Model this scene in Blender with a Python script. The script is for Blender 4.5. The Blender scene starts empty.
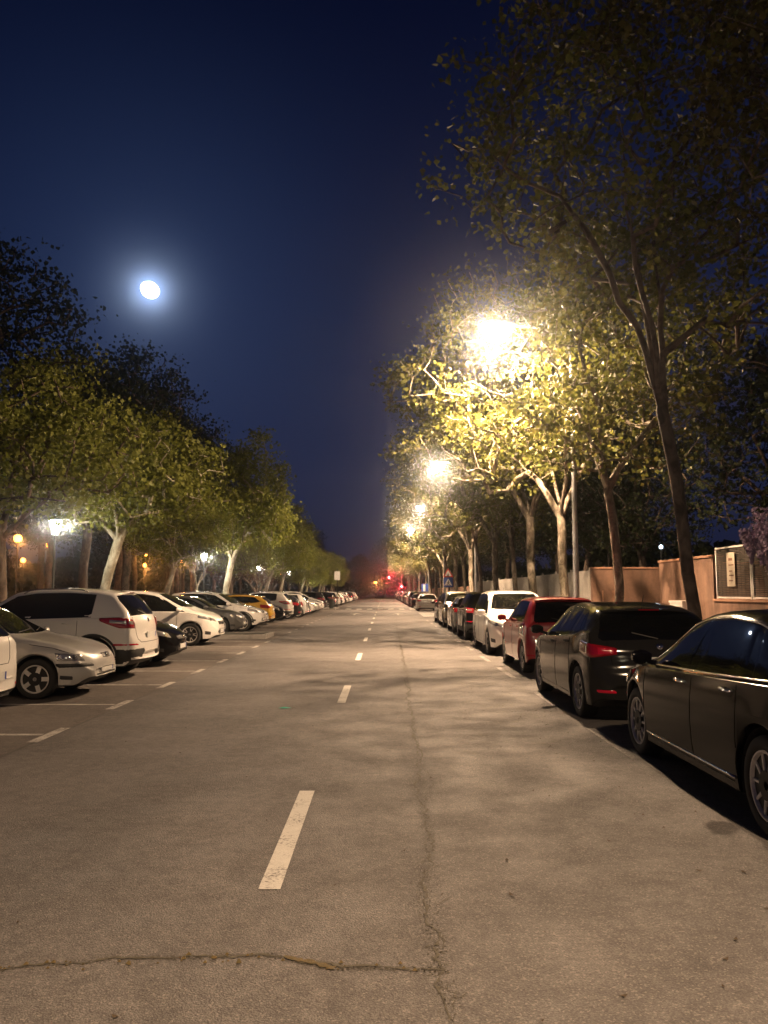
import bpy, bmesh, math, random
import numpy as np
from mathutils import Vector, Matrix
from mathutils.bvhtree import BVHTree
PI = math.pi
R = math.radians
sc = bpy.context.scene
C = bpy.context.collection
rnd = random.Random(7)
HAZE = 0.0018

# ------------------------------------------------------------------ materials
def newmat(name):
    m = bpy.data.materials.new(name); m.use_nodes = True
    nt = m.node_tree; b = nt.nodes['Principled BSDF']
    return m, nt, b
def N(nt, t, **kw):
    n = nt.nodes.new(t)
    for k, v in kw.items(): setattr(n, k, v)
    return n
def ramp(nt, src, stops):
    r = N(nt, 'ShaderNodeValToRGB'); e = r.color_ramp.elements
    while len(e) < len(stops): e.new(0.5)
    for i, (p, c) in enumerate(stops):
        e[i].position = p; e[i].color = (c[0], c[1], c[2], 1) if hasattr(c, '__len__') else (c, c, c, 1)
    nt.links.new(src, r.inputs[0]); return r.outputs[0]
def noise(nt, scale, detail=4, rough=0.55, vec=None, dist=0):
    n = N(nt, 'ShaderNodeTexNoise'); n.inputs['Scale'].default_value = scale
    n.inputs['Detail'].default_value = detail; n.inputs['Roughness'].default_value = rough
    n.inputs['Distortion'].default_value = dist
    if vec is not None: nt.links.new(vec, n.inputs['Vector'])
    return n.outputs['Fac']
def coords(nt, scale=(1, 1, 1)):
    t = N(nt, 'ShaderNodeTexCoord'); m = N(nt, 'ShaderNodeMapping'); m.inputs['Scale'].default_value = scale
    nt.links.new(t.outputs['Object'], m.inputs['Vector']); return m.outputs[0]
def mixc(nt, fac, a, b, mode='MIX'):
    n = N(nt, 'ShaderNodeMix', data_type='RGBA', blend_type=mode)
    for s, i in ((fac, 0), (a, 6), (b, 7)):
        if isinstance(s, (int, float)): n.inputs[i].default_value = s
        elif isinstance(s, tuple): n.inputs[i].default_value = (s[0], s[1], s[2], 1)
        else: nt.links.new(s, n.inputs[i])
    return n.outputs[2]
def bump(nt, b, h, strength=0.3, dist=0.01):
    n = N(nt, 'ShaderNodeBump'); n.inputs['Strength'].default_value = strength; n.inputs['Distance'].default_value = dist
    nt.links.new(h, n.inputs['Height']); nt.links.new(n.outputs[0], b.inputs['Normal'])
def mathn(nt, op, a, b=0.0):
    n = N(nt, 'ShaderNodeMath', operation=op)
    for i, s in enumerate((a, b)):
        if isinstance(s, (int, float)): n.inputs[i].default_value = s
        else: nt.links.new(s, n.inputs[i])
    return n.outputs[0]

def noisy(name, c1, c2, scale=3, rough=0.8, bstr=0.2, bscale=40, metallic=0, sx=(1, 1, 1)):
    m, nt, b = newmat(name); v = coords(nt, sx)
    f = noise(nt, scale, 5, 0.6, v)
    nt.links.new(ramp(nt, f, [(0.3, c1), (0.7, c2)]), b.inputs['Base Color'])
    b.inputs['Roughness'].default_value = rough; b.inputs['Metallic'].default_value = metallic
    if bstr: bump(nt, b, noise(nt, bscale, 4, 0.6, v), bstr, 0.01)
    return m
def asphalt(name, base, tint=(1, 0.935, 0.9)):
    m, nt, b = newmat(name); v = coords(nt)
    def c(k): return tuple(base * k * t for t in tint)
    big = ramp(nt, noise(nt, 0.35, 5, 0.6, v, 0.6), [(0.32, c(0.7)), (0.7, c(1.2))])
    track = ramp(nt, noise(nt, 0.8, 4, 0.6, coords(nt, (1.0, 0.06, 1))), [(0.35, 0.86), (0.65, 1.06)])
    col = mixc(nt, 1.0, big, track, 'MULTIPLY')
    med = ramp(nt, noise(nt, 9, 5, 0.7, v), [(0.35, 0.76), (0.65, 1.18)])
    col = mixc(nt, 1.0, col, med, 'MULTIPLY')
    vo = N(nt, 'ShaderNodeTexVoronoi'); vo.inputs['Scale'].default_value = 120; nt.links.new(v, vo.inputs['Vector'])
    st = ramp(nt, vo.outputs['Distance'], [(0.05, 1.35), (0.28, 1.0), (0.65, 0.6)])
    col = mixc(nt, 0.75, col, mixc(nt, 1.0, col, st, 'MULTIPLY'))
    cc = N(nt, 'ShaderNodeTexVoronoi'); cc.inputs['Scale'].default_value = 115; nt.links.new(v, cc.inputs['Vector'])
    sep = N(nt, 'ShaderNodeSeparateColor'); nt.links.new(cc.outputs['Color'], sep.inputs[0])
    pale = mathn(nt, 'GREATER_THAN', sep.outputs[0], 0.9)
    col = mixc(nt, mathn(nt, 'MULTIPLY', pale, 0.32), col, (base * 2.2, base * 2.0, base * 1.8))
    oil = ramp(nt, noise(nt, 1.6, 3, 0.5, v, 1.0), [(0.6, 0), (0.72, 1)])
    col = mixc(nt, mathn(nt, 'MULTIPLY', oil, 0.28), col, c(0.5))
    dk = mathn(nt, 'LESS_THAN', sep.outputs[1], 0.12); col = mixc(nt, mathn(nt, 'MULTIPLY', dk, 0.55), col, c(0.35))
    sp = N(nt, 'ShaderNodeTexVoronoi'); sp.inputs['Scale'].default_value = 1.7; nt.links.new(v, sp.inputs['Vector'])
    spn = mathn(nt, 'ADD', sp.outputs['Distance'], mathn(nt, 'MULTIPLY', noise(nt, 14, 3, 0.6, v), 0.08))
    drip = ramp(nt, spn, [(0.075, 1), (0.1, 0)]); col = mixc(nt, mathn(nt, 'MULTIPLY', drip, 0.12), col, c(0.45))
    nt.links.new(col, b.inputs['Base Color'])
    nt.links.new(ramp(nt, noise(nt, 2.0, 3, 0.5, v), [(0.3, 0.62), (0.7, 0.85)]), b.inputs['Roughness'])
    b.inputs['Specular IOR Level'].default_value = 0.35
    h = mathn(nt, 'ADD', mathn(nt, 'MULTIPLY', vo.outputs['Distance'], -1.0), noise(nt, 25, 4, 0.7, v))
    bump(nt, b, h, 0.55, 0.008)
    return m
def worn_paint(name, col=(0.62, 0.6, 0.55), thr=0.42, under=(0.14, 0.126, 0.118)):
    m, nt, b = newmat(name); v = coords(nt)
    f = mathn(nt, 'ADD', mathn(nt, 'MULTIPLY', noise(nt, 45, 5, 0.75, v), 0.6), mathn(nt, 'MULTIPLY', noise(nt, 3.5, 3, 0.6, v), 0.4))
    mask = ramp(nt, f, [(thr - 0.03, 0), (thr + 0.05, 1)])
    c2 = mixc(nt, noise(nt, 12, 4, 0.6, v), tuple(k * 0.72 for k in col), col)
    nt.links.new(mixc(nt, mask, under, c2), b.inputs['Base Color'])
    b.inputs['Roughness'].default_value = 0.75
    bump(nt, b, noise(nt, 90, 4, 0.7, v), 0.4, 0.004)
    return m
def paint(name, col, metallic=0.0, rough=0.28, coat=1.0):
    dark = max(col) < 0.09
    if dark: coat = 0.0; rough = 0.1
    m, nt, b = newmat(name); v = coords(nt)
    d = ramp(nt, noise(nt, 2.2, 5, 0.65, v), [(0.35, tuple(c * 0.95 for c in col)), (0.7, col)])
    nt.links.new(d, b.inputs['Base Color'])
    b.inputs['Metallic'].default_value = metallic
    nt.links.new(ramp(nt, noise(nt, 2, 3, 0.5, v), [(0.3, rough * 0.92), (0.75, min(1, rough * 1.12))]), b.inputs['Roughness'])
    b.inputs['Coat Weight'].default_value = coat; b.inputs['Coat Roughness'].default_value = 0.06
    if dark: b.inputs['Specular IOR Level'].default_value = 0.16
    return m
def plain(name, col, rough=0.5, metallic=0, spec=0.5, coat=0):
    m, nt, b = newmat(name); v = coords(nt)
    d = ramp(nt, noise(nt, 6, 4, 0.6, v), [(0.3, tuple(c * 0.85 for c in col)), (0.7, col)])
    nt.links.new(d, b.inputs['Base Color'])
    b.inputs['Roughness'].default_value = rough; b.inputs['Metallic'].default_value = metallic
    b.inputs['Specular IOR Level'].default_value = spec; b.inputs['Coat Weight'].default_value = coat
    return m
def emit(name, col, strength):
    m, nt, b = newmat(name); b.inputs['Base Color'].default_value = (*col, 1)
    b.inputs['Emission Color'].default_value = (*col, 1); b.inputs['Emission Strength'].default_value = strength
    return m
def leafmat(name, c1, c2, c3, trans=0.4):
    m, nt, b = newmat(name); v = coords(nt)
    f = noise(nt, 1.1, 2, 0.5, v); g = noise(nt, 11, 2, 0.5, v)
    col = ramp(nt, mathn(nt, 'ADD', mathn(nt, 'MULTIPLY', f, 0.55), mathn(nt, 'MULTIPLY', g, 0.45)), [(0.38, c1), (0.5, c2), (0.62, c3)])
    nt.links.new(col, b.inputs['Base Color']); b.inputs['Roughness'].default_value = 0.55
    b.inputs['Specular IOR Level'].default_value = 0.3
    t = N(nt, 'ShaderNodeBsdfTranslucent'); nt.links.new(col, t.inputs[0])
    mx = N(nt, 'ShaderNodeMixShader'); mx.inputs[0].default_value = trans
    nt.links.new(b.outputs[0], mx.inputs[1]); nt.links.new(t.outputs[0], mx.inputs[2])
    nt.links.new(mx.outputs[0], nt.nodes['Material Output'].inputs[0])
    return m
def barkmat(name, c1, c2, c3):
    m, nt, b = newmat(name); v = coords(nt, (1, 1, 0.55))
    f = noise(nt, 5, 4, 0.6, v, 0.8)
    nt.links.new(ramp(nt, f, [(0.36, c1), (0.5, c2), (0.62, c3)]), b.inputs['Base Color'])
    b.inputs['Roughness'].default_value = 0.85
    bump(nt, b, noise(nt, 14, 5, 0.7, coords(nt, (1, 1, 0.3))), 0.6, 0.03)
    return m

M = {}
M['road'] = asphalt('asphalt_road', 0.15)
M['park'] = asphalt('asphalt_parking', 0.14, (1, 0.88, 0.8))
M['far_ground'] = noisy('dark_earth', (0.02, 0.02, 0.014), (0.05, 0.045, 0.03), 0.8)
M['grass'] = noisy('park_grass', (0.018, 0.026, 0.008), (0.05, 0.055, 0.02), 1.5, bstr=0.6, bscale=30)
M['paving'] = noisy('pavement_slabs', (0.16, 0.145, 0.13), (0.24, 0.22, 0.2), 2, bstr=0.25)
M['kerb'] = noisy('kerb_stone', (0.2, 0.19, 0.17), (0.32, 0.3, 0.28), 4)
M['line'] = worn_paint('worn_white_paint', thr=0.425)
M['line_old'] = worn_paint('very_worn_white_paint', (0.5, 0.48, 0.44), thr=0.47)
M['crack'] = noisy('crack_dirt', (0.035, 0.03, 0.02), (0.095, 0.085, 0.06), 30, bstr=0.8)
M['moss'] = noisy('crack_moss', (0.06, 0.05, 0.015), (0.13, 0.085, 0.03), 50, bstr=0.8)
M['seam'] = noisy('asphalt_seam', (0.045, 0.04, 0.035), (0.08, 0.075, 0.07), 12)
M['terracotta'] = noisy('terracotta_render', (0.17, 0.08, 0.046), (0.24, 0.115, 0.066), 1.2, bstr=0.15, bscale=60)
m_, nt_, b_ = newmat('terracotta_render'); v_ = coords(nt_)
st_ = ramp(nt_, noise(nt_, 1.6, 5, .65, coords(nt_, (1, 1, .25)), .5), [(.34, (.12, .074, .052)), (.5, (.21, .122, .083)), (.68, (.29, .175, .122))])
nt_.links.new(mixc(nt_, 1.0, st_, ramp(nt_, noise(nt_, 9, 5, .7, v_), [(.3, .8), (.7, 1.1)]), 'MULTIPLY'), b_.inputs['Base Color']); b_.inputs['Roughness'].default_value = .85
bump(nt_, b_, noise(nt_, 70, 4, .7, v_), .3, .01); M['terracotta'] = m_
M['cap'] = noisy('wall_cap', (0.3, 0.16, 0.1), (0.4, 0.22, 0.14), 2)
M['galv'] = noisy('galvanised_steel', (0.25, 0.26, 0.27), (0.38, 0.39, 0.4), 6, 0.5, 0.05, metallic=0.6)
M['fence_grey'] = noisy('grey_fence_paint', (0.28, 0.27, 0.25), (0.4, 0.38, 0.35), 3, 0.6, 0.05)
M['dark_metal'] = noisy('dark_green_metal', (0.015, 0.02, 0.018), (0.03, 0.035, 0.03), 6, 0.45, 0.05)
M['white_metal'] = noisy('white_metal_frame', (0.6, 0.58, 0.55), (0.75, 0.73, 0.7), 8, 0.5, 0.05)
M['reed'] = noisy('dark_mesh_screen', (0.025, 0.02, 0.016), (0.08, 0.06, 0.045), 6, 0.8, 0.4, sx=(1, 1, 12))
M['poster'] = noisy('faded_poster', (0.4, 0.34, 0.26), (0.62, 0.56, 0.46), 3, 0.7, 0.05)
M['ink'] = plain('poster_ink', (0.2, 0.1, 0.06), 0.7)
M['plane_bark'] = barkmat('plane_bark', (0.09, 0.07, 0.05), (0.2, 0.17, 0.13), (0.36, 0.32, 0.25))
M['brown_bark'] = barkmat('brown_bark', (0.05, 0.035, 0.025), (0.11, 0.08, 0.06), (0.17, 0.13, 0.1))
M['pale_bark'] = barkmat('pale_bark', (0.16, 0.14, 0.1), (0.26, 0.24, 0.18), (0.36, 0.34, 0.27))
M['plane_leaf'] = leafmat('plane_leaf', (0.075, 0.085, 0.018), (0.12, 0.13, 0.03), (0.17, 0.15, 0.04), 0.45)
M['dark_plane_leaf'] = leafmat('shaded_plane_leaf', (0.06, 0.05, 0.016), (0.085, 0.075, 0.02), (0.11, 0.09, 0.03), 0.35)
M['lit_leaf'] = leafmat('lit_street_leaf', (0.17, 0.2, 0.035), (0.22, 0.25, 0.05), (0.27, 0.28, 0.065), 0.45)  # brighter street-tree leaf, strong lamplight put into the colour
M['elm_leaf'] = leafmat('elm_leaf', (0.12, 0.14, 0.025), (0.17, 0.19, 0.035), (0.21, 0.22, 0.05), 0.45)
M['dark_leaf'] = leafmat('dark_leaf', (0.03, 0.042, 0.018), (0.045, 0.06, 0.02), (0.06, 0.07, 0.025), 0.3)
M['red_leaf'] = leafmat('red_leaf', (0.08, 0.03, 0.02), (0.12, 0.05, 0.03), (0.14, 0.07, 0.03), 0.3)
M['wisteria'] = leafmat('wisteria_flower', (0.3, 0.21, 0.33), (0.42, 0.33, 0.47), (0.5, 0.42, 0.54), 0.3)
M['lamp_glass'] = emit('street_lamp_glass', (1.0, 0.85, 0.55), 90)
M['lantern_glass'] = emit('lantern_glass', (1.0, 0.93, 0.8), 30)
M['amber'] = emit('amber_lamp_glass', (1.0, 0.33, 0.05), 11)
M['bluelamp'] = emit('cool_lamp_glass', (0.65, 0.85, 1.0), 4)
M['redlight'] = emit('red_signal_lens', (1.0, 0.03, 0.04), 120)
M['deadlens'] = plain('unlit_lens', (0.02, 0.02, 0.018), 0.2)
M['greenled'] = emit('green_reflection_marker', (0.1, 0.9, 0.6), 0.0)
M['moon'] = emit('moon_surface', (0.86, 0.93, 1.0), 30)
M['tyre'] = plain('tyre_rubber', (0.014, 0.013, 0.012), 0.8)
M['rim'] = plain('alloy_rim', (0.68, 0.66, 0.63), 0.38, 0.2)
M['rim_dark'] = plain('hub_dark', (0.02, 0.02, 0.02), 0.6, 0.3)
M['glass'] = plain('tinted_glass', (0.004, 0.0045, 0.005), 0.03, 0, 0.5, 0)
M['plastic'] = plain('black_plastic', (0.018, 0.018, 0.018), 0.55)
M['gap'] = plain('panel_gap_black', (0.004, 0.004, 0.004), 0.6, 0, 0.15)
M['chrome'] = plain('chrome', (0.75, 0.74, 0.72), 0.12, 1.0)
M['red_lens'] = plain('red_tail_lens', (0.3, 0.004, 0.012), 0.12, 0, 0.7, 1.0)
M['red_bright'] = plain('red_reflector', (0.5, 0.006, 0.03), 0.15, 0, 0.5, 0.5)
M['clear_lens'] = plain('headlight_lens', (0.42, 0.42, 0.42), 0.1, 0.55, 0.8, 1.0)
M['amber_lens'] = plain('amber_lens', (0.6, 0.22, 0.03), 0.15, 0, 0.7, 1.0)
M['plate'] = plain('number_plate_white', (0.65, 0.65, 0.62), 0.4)
M['plate_blue'] = plain('number_plate_blue', (0.02, 0.06, 0.35), 0.4)
M['seat_fabric'] = plain('seat_fabric', (0.05, 0.045, 0.04), 0.9)
M['sign_blue'] = plain('sign_blue', (0.03, 0.1, 0.45), 0.35)
M['sign_white'] = plain('sign_white', (0.75, 0.75, 0.75), 0.35)
M['sign_red'] = plain('sign_red', (0.6, 0.03, 0.02), 0.35)
M['sign_black'] = plain('sign_black', (0.015, 0.015, 0.015), 0.4)
M['litter'] = plain('teal_litter', (0.1, 0.6, 0.45), 0.4)
P = dict(
 black=paint('black_paint', (0.004, 0.004, 0.005), 0, 0.3), darkgrey=paint('dark_grey_paint', (0.018, 0.018, 0.018), 0.1, 0.3),
 red=paint('red_paint', (0.38, 0.014, 0.016), 0.0, 0.3), white=paint('white_paint', (0.76, 0.74, 0.7), 0, 0.3),
 silver=paint('silver_paint', (0.5, 0.495, 0.47), 0.25, 0.35), grey=paint('grey_paint', (0.12, 0.12, 0.115), 0.3, 0.32),
 yellow=paint('yellow_paint', (0.62, 0.36, 0.02), 0, 0.32), navy=paint('navy_paint', (0.008, 0.012, 0.03), 0.0, 0.3),
 beige=paint('beige_paint', (0.34, 0.3, 0.23), 0.5, 0.35), maroon=paint('maroon_paint', (0.08, 0.01, 0.01), 0.0, 0.3),
 midnight=paint('midnight_paint', (0.0025, 0.0025, 0.004), 0, 0.25))

# ------------------------------------------------------------------ mesh helpers
class MB:
    def __init__(s): s.v = []; s.f = []; s.mi = []; s.mat = 0
    def add(s, vs, fs, mi=None):
        o = len(s.v); s.v += [tuple(p) for p in vs]
        s.f += [tuple(i + o for i in f) for f in fs]; s.mi += [s.mat if mi is None else mi] * len(fs)
    def box(s, c, d, rz=0, mi=None):
        x, y, z = c; a, b, h = d[0] / 2, d[1] / 2, d[2] / 2; co, si = math.cos(rz), math.sin(rz)
        vs = [(x + co * i * a - si * j * b, y + si * i * a + co * j * b, z + k * h) for k in (-1, 1) for j in (-1, 1) for i in (-1, 1)]
        s.add(vs, [(0, 2, 3, 1), (4, 5, 7, 6), (0, 1, 5, 4), (2, 6, 7, 3), (0, 4, 6, 2), (1, 3, 7, 5)], mi)
    def tube(s, pts, rad, n=8, cap=True, mi=None):
        pts = [Vector(p) for p in pts]; k = len(pts)
        if not hasattr(rad, '__len__'): rad = [rad] * k
        vs = []; up = None
        for i, p in enumerate(pts):
            t = (pts[min(i + 1, k - 1)] - pts[max(i - 1, 0)])
            t = t.normalized() if t.length > 1e-9 else Vector((0, 0, 1))
            if up is None: up = Vector((1, 0, 0)) if abs(t.x) < 0.8 else Vector((0, 1, 0))
            a = t.cross(up).normalized(); b = t.cross(a).normalized(); up = -b if False else up
            for j in range(n):
                w = 2 * PI * j / n; vs.append(p + a * (math.cos(w) * rad[i]) + b * (math.sin(w) * rad[i]))
        fs = [(i * n + j, i * n + (j + 1) % n, (i + 1) * n + (j + 1) % n, (i + 1) * n + j) for i in range(k - 1) for j in range(n)]
        if cap: fs += [tuple(range(n))[::-1], tuple((k - 1) * n + j for j in range(n))]
        s.add(vs, fs, mi)
    def lathe(s, prof, n=24, mat=None, mi=None):
        """prof: (r, z) list, axis z; mat: Matrix"""
        vs = []
        for r, z in prof:
            for j in range(n):
                w = 2 * PI * j / n; p = Vector((r * math.cos(w), r * math.sin(w), z))
                vs.append(mat @ p if mat else p)
        k = len(prof)
        fs = [(i * n + j, i * n + (j + 1) % n, (i + 1) * n + (j + 1) % n, (i + 1) * n + j) for i in range(k - 1) for j in range(n)]
        s.add(vs, fs, mi)
    def build(s, name, mats, parent=None, smooth=False, loc=None, angle=None):
        me = bpy.data.meshes.new(name); me.from_pydata(s.v, [], s.f)
        if not isinstance(mats, (list, tuple)): mats = [mats]
        for m in mats: me.materials.append(m)
        if len(mats) > 1: me.polygons.foreach_set('material_index', s.mi)
        if smooth: me.polygons.foreach_set('use_smooth', [True] * len(me.polygons))
        me.update()
        if smooth and angle: me.set_sharp_from_angle(angle=R(angle))
        o = bpy.data.objects.new(name, me); C.objects.link(o)
        if parent: o.parent = parent
        if loc: o.location = loc
        return o
def tag(o, label=None, cat=None, group=None, kind=None):
    if label: o['label'] = label
    if cat: o['category'] = cat
    if group: o['group'] = group
    if kind: o['kind'] = kind
    return o
def empty(name, loc=(0, 0, 0), rz=0):
    o = bpy.data.objects.new(name, None); C.objects.link(o); o.location = loc; o.rotation_euler = (0, 0, rz)
    o.empty_display_size = 0.2; return o
def dup(o, parent=None):
    c = o.copy(); C.objects.link(c)
    if parent: c.parent = parent
    for ch in o.children: dup(ch, c)
    return c
def sheet(name, x0, x1, y0, y1, z, mat, nx=1, ny=1):
    mb = MB(); vs = [(x0 + (x1 - x0) * i / nx, y0 + (y1 - y0) * j / ny, z) for j in range(ny + 1) for i in range(nx + 1)]
    fs = [(j * (nx + 1) + i, j * (nx + 1) + i + 1, (j + 1) * (nx + 1) + i + 1, (j + 1) * (nx + 1) + i) for j in range(ny) for i in range(nx)]
    mb.add(vs, fs); return tag(mb.build(name, mat), kind='structure')

# ------------------------------------------------------------------ setting
END = 205.0
sheet('ground', -160, 160, -60, 330, -0.02, M['far_ground'])
sheet('road', -3.72, 4.7, -40, END, 0.0, M['road'])
sheet('parking_bays', -9.6, -3.724, -40, 160, 0.0, M['park'])
sheet('cross_road', -60, 60, END, END + 12, 0.0, M['road'])
sheet('park_lawn', -140, -13.2, -40, 300, 0.02, M['grass'])
def slab(name, x0, x1, y0, y1, z, mat):
    mb = MB(); mb.box(((x0 + x1) / 2, (y0 + y1) / 2, z / 2), (x1 - x0, y1 - y0, z)); return tag(mb.build(name, mat), kind='structure')
slab('pavement', 4.86, 8.1, -40, 27.0, 0.13, M['paving']); slab('pavement', 4.86, 7.0, 27.004, END, 0.13, M['paving'])
slab('pavement', -13.2, -9.76, -40, END, 0.13, M['paving'])
def kerb(name, x0, x1, y0, y1):
    mb = MB(); y = y0; long_y = (y1 - y0) > (x1 - x0)
    a = y0 if long_y else x0; e = y1 if long_y else x1
    while a < e - 0.05:
        b = min(a + 0.99, e)
        if long_y: mb.box(((x0 + x1) / 2, (a + b) / 2, 0.07), (x1 - x0, b - a, 0.14 + rnd.uniform(-.004, .004)))
        else: mb.box(((a + b) / 2, (y0 + y1) / 2, 0.07), (b - a, y1 - y0, 0.14 + rnd.uniform(-.004, .004)))
        a = b + 0.012
    return tag(mb.build(name, M['kerb']), kind='structure')
kerb('kerb', 4.7, 4.857, -20, 160); kerb('kerb', -9.757, -9.6, -20, 160)
# road paint
mb = MB()
def q(x0, x1, y0, y1, z=0.004):
    mb.add([(x0, y0, z), (x1, y0, z), (x1, y1, z), (x0, y1, z)], [(0, 1, 2, 3)])
y = 4.5 - 7.3
while y < 70: q(-0.68, -0.56, y, y + 2.15); y += 7.3
y = 80
while y < 190: q(-0.68, -0.56, y, y + 2.15); y += 7.3
tag(mb.build('centre_line_markings', M['line']), kind='structure')
mb = MB(); TY = [6.78 + 2.42 * i for i in range(-3, 9)]
for t in TY:
    q(-3.82, -3.70, t - 0.46, t + 0.46); q(-8.8, -3.84, t - 0.05, t + 0.05, 0.005)
t = 32.2
while t < 150:
    if not 73 < t < 80: q(-3.82, -3.70, t - 0.4, t + 0.4); q(-8.8, -3.84, t - 0.05, t + 0.05, 0.005)
    t += 2.5
tag(mb.build('bay_markings', M['line_old']), kind='structure')
mb = MB(); y = -5
y = 7.9
while y < 46: q(2.38, 2.48, y, y + 1.3 + rnd.random() * 1.6); y += 3.6
tag(mb.build('parking_edge_line', worn_paint('faint_white_paint', (.42, .4, .37), .51)), kind='structure')
mb = MB(); x = -3.6
while x < 4.0: q(x, x + 0.5, 73.8, 78); x += 1.0
q(2.6, 3.9, 53, 61, 0.003)
for ax in (-2.1, 1.0):
    mb.add([(ax - .07, 56, .004), (ax + .07, 56, .004), (ax + .07, 59, .004), (ax - .07, 59, .004), (ax - .45, 58.8, .004), (ax + .45, 58.8, .004), (ax, 61, .004)], [(0, 1, 2, 3), (4, 5, 6)])
tag(mb.build('zebra_crossing', M['line']), kind='structure')
# cracks and seams
def ribbon(mb, pts, w0, w1, z, seed, sub=14, jit=0.03):
    r = random.Random(seed); P_ = []
    for a, b in zip(pts, pts[1:]):
        n = max(2, int(sub * math.hypot(b[0] - a[0], b[1] - a[1])))
        for i in range(n): t = i / n; P_.append((a[0] + (b[0] - a[0]) * t, a[1] + (b[1] - a[1]) * t))
    P_.append(pts[-1]); vs = []; ox = oy = 0
    for i, (x, y) in enumerate(P_):
        ox = ox * 0.75 + r.uniform(-jit, jit); oy = oy * 0.75 + r.uniform(-jit, jit)
        a = P_[max(i - 1, 0)]; b = P_[min(i + 1, len(P_) - 1)]; d = math.hypot(b[0] - a[0], b[1] - a[1]) or 1
        nx, ny = -(b[1] - a[1]) / d, (b[0] - a[0]) / d; w = r.uniform(w0, w1) / 2
        vs += [(x + ox + nx * w, y + oy + ny * w, z), (x + ox - nx * w, y + oy - ny * w, z)]
    mb.add(vs, [(2 * i, 2 * i + 1, 2 * i + 3, 2 * i + 2) for i in range(len(P_) - 1)])
mb = MB()
ribbon(mb, [(0.27, 1.5), (0.26, 3.3), (0.2, 4.4), (0.3, 5.4), (0.28, 6.6), (0.34, 8.2), (0.36, 11.5), (0.45, 16), (0.5, 24), (0.6, 36)], 0.001, 0.02, 0.003, 1, 26, 0.022)
for k_ in range(26):
    y_ = 2.4 + k_ * .42 * (1 + k_ * .03); ribbon(mb, [(.28 + rnd.uniform(-.03, .03), y_), (.28 + rnd.uniform(-.09, .09), y_ + rnd.uniform(.04, .16))], 0.001, 0.007, 0.0034, 50 + k_, 30, 0.012)
ribbon(mb, [(0.33, 6.2), (0.39, 7.0), (0.34, 7.9)], 0.001, 0.008, 0.0033, 3, 30, .02)
ribbon(mb, [(.35, 8), (.34, 11), (.45, 16), (.48, 24), (.6, 38)], .006, .035, .0027, 77, 9, .03)
ribbon(mb, [(-3.6, 3.55), (-2.2, 3.45), (-1.2, 3.68), (-0.5, 3.72), (-0.2, 3.6), (0.26, 3.58)], 0.002, 0.024, 0.0036, 4, 40, 0.012)
ribbon(mb, [(0.35, 9.0), (1.1, 9.2), (2.1, 9.0)], 0.002, 0.012, 0.003, 5)
ribbon(mb, [(-3.7, 19.3), (-1.9, 19.6), (-0.2, 19.2)], 0.004, 0.02, 0.003, 6)
def crumbs(mb, pts, n, w):
    for _ in range(n):
        k_ = rnd.randrange(len(pts) - 1); t_ = rnd.random(); x = pts[k_][0] + (pts[k_ + 1][0] - pts[k_][0]) * t_ + rnd.gauss(0, w); yy = pts[k_][1] + (pts[k_ + 1][1] - pts[k_][1]) * t_ + rnd.gauss(0, w)
        s_ = rnd.uniform(.002, .008); a = rnd.uniform(0, 6.3); nn_ = 5
        mb.add([(x + s_ * math.cos(a + 2 * PI * j / nn_) * rnd.uniform(.5, 1), yy + s_ * math.sin(a + 2 * PI * j / nn_) * rnd.uniform(.5, 1), .0024) for j in range(nn_)], [tuple(range(nn_))])
crumbs(mb, [(0.27, 1.5), (0.26, 3.3), (0.2, 4.4), (0.3, 5.4), (0.28, 6.6), (0.34, 8.2), (0.36, 11.5)], 2600, .03)
crumbs(mb, [(-3.6, 3.55), (-2.2, 3.45), (-1.2, 3.68), (-0.5, 3.72), (-0.2, 3.6), (0.26, 3.58)], 1300, .016)
tag(mb.build('road_crack', M['crack']), kind='structure')
mb = MB()
ribbon(mb, [(-0.44, 3.7), (-0.34, 3.66), (-0.22, 3.6)], 0.01, 0.05, 0.0066, 9, 60, 0.006)
for i in range(40):
    x = rnd.uniform(-1.7, 0.2); yy = 3.62 + rnd.uniform(-.05, .05) + (0.06 if -1 < x < -.4 else 0); s = rnd.uniform(.004, .013)
    mb.add([(x - s, yy - s, .005), (x + s, yy - s * .6, .005), (x + s * .5, yy + s, .005), (x, yy, .005 + s * .9)], [(0, 1, 3), (1, 2, 3), (2, 0, 3)])
tag(mb.build('crack_moss', M['moss']), kind='stuff')
mb = MB(); ribbon(mb, [(-3.72, -5), (-3.74, 8), (-3.7, 20), (-3.72, 60), (-3.72, 150)], 0.02, 0.05, 0.0024, 11, 4, 0.02)
tag(mb.build('asphalt_seam', M['seam']), kind='structure')
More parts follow.
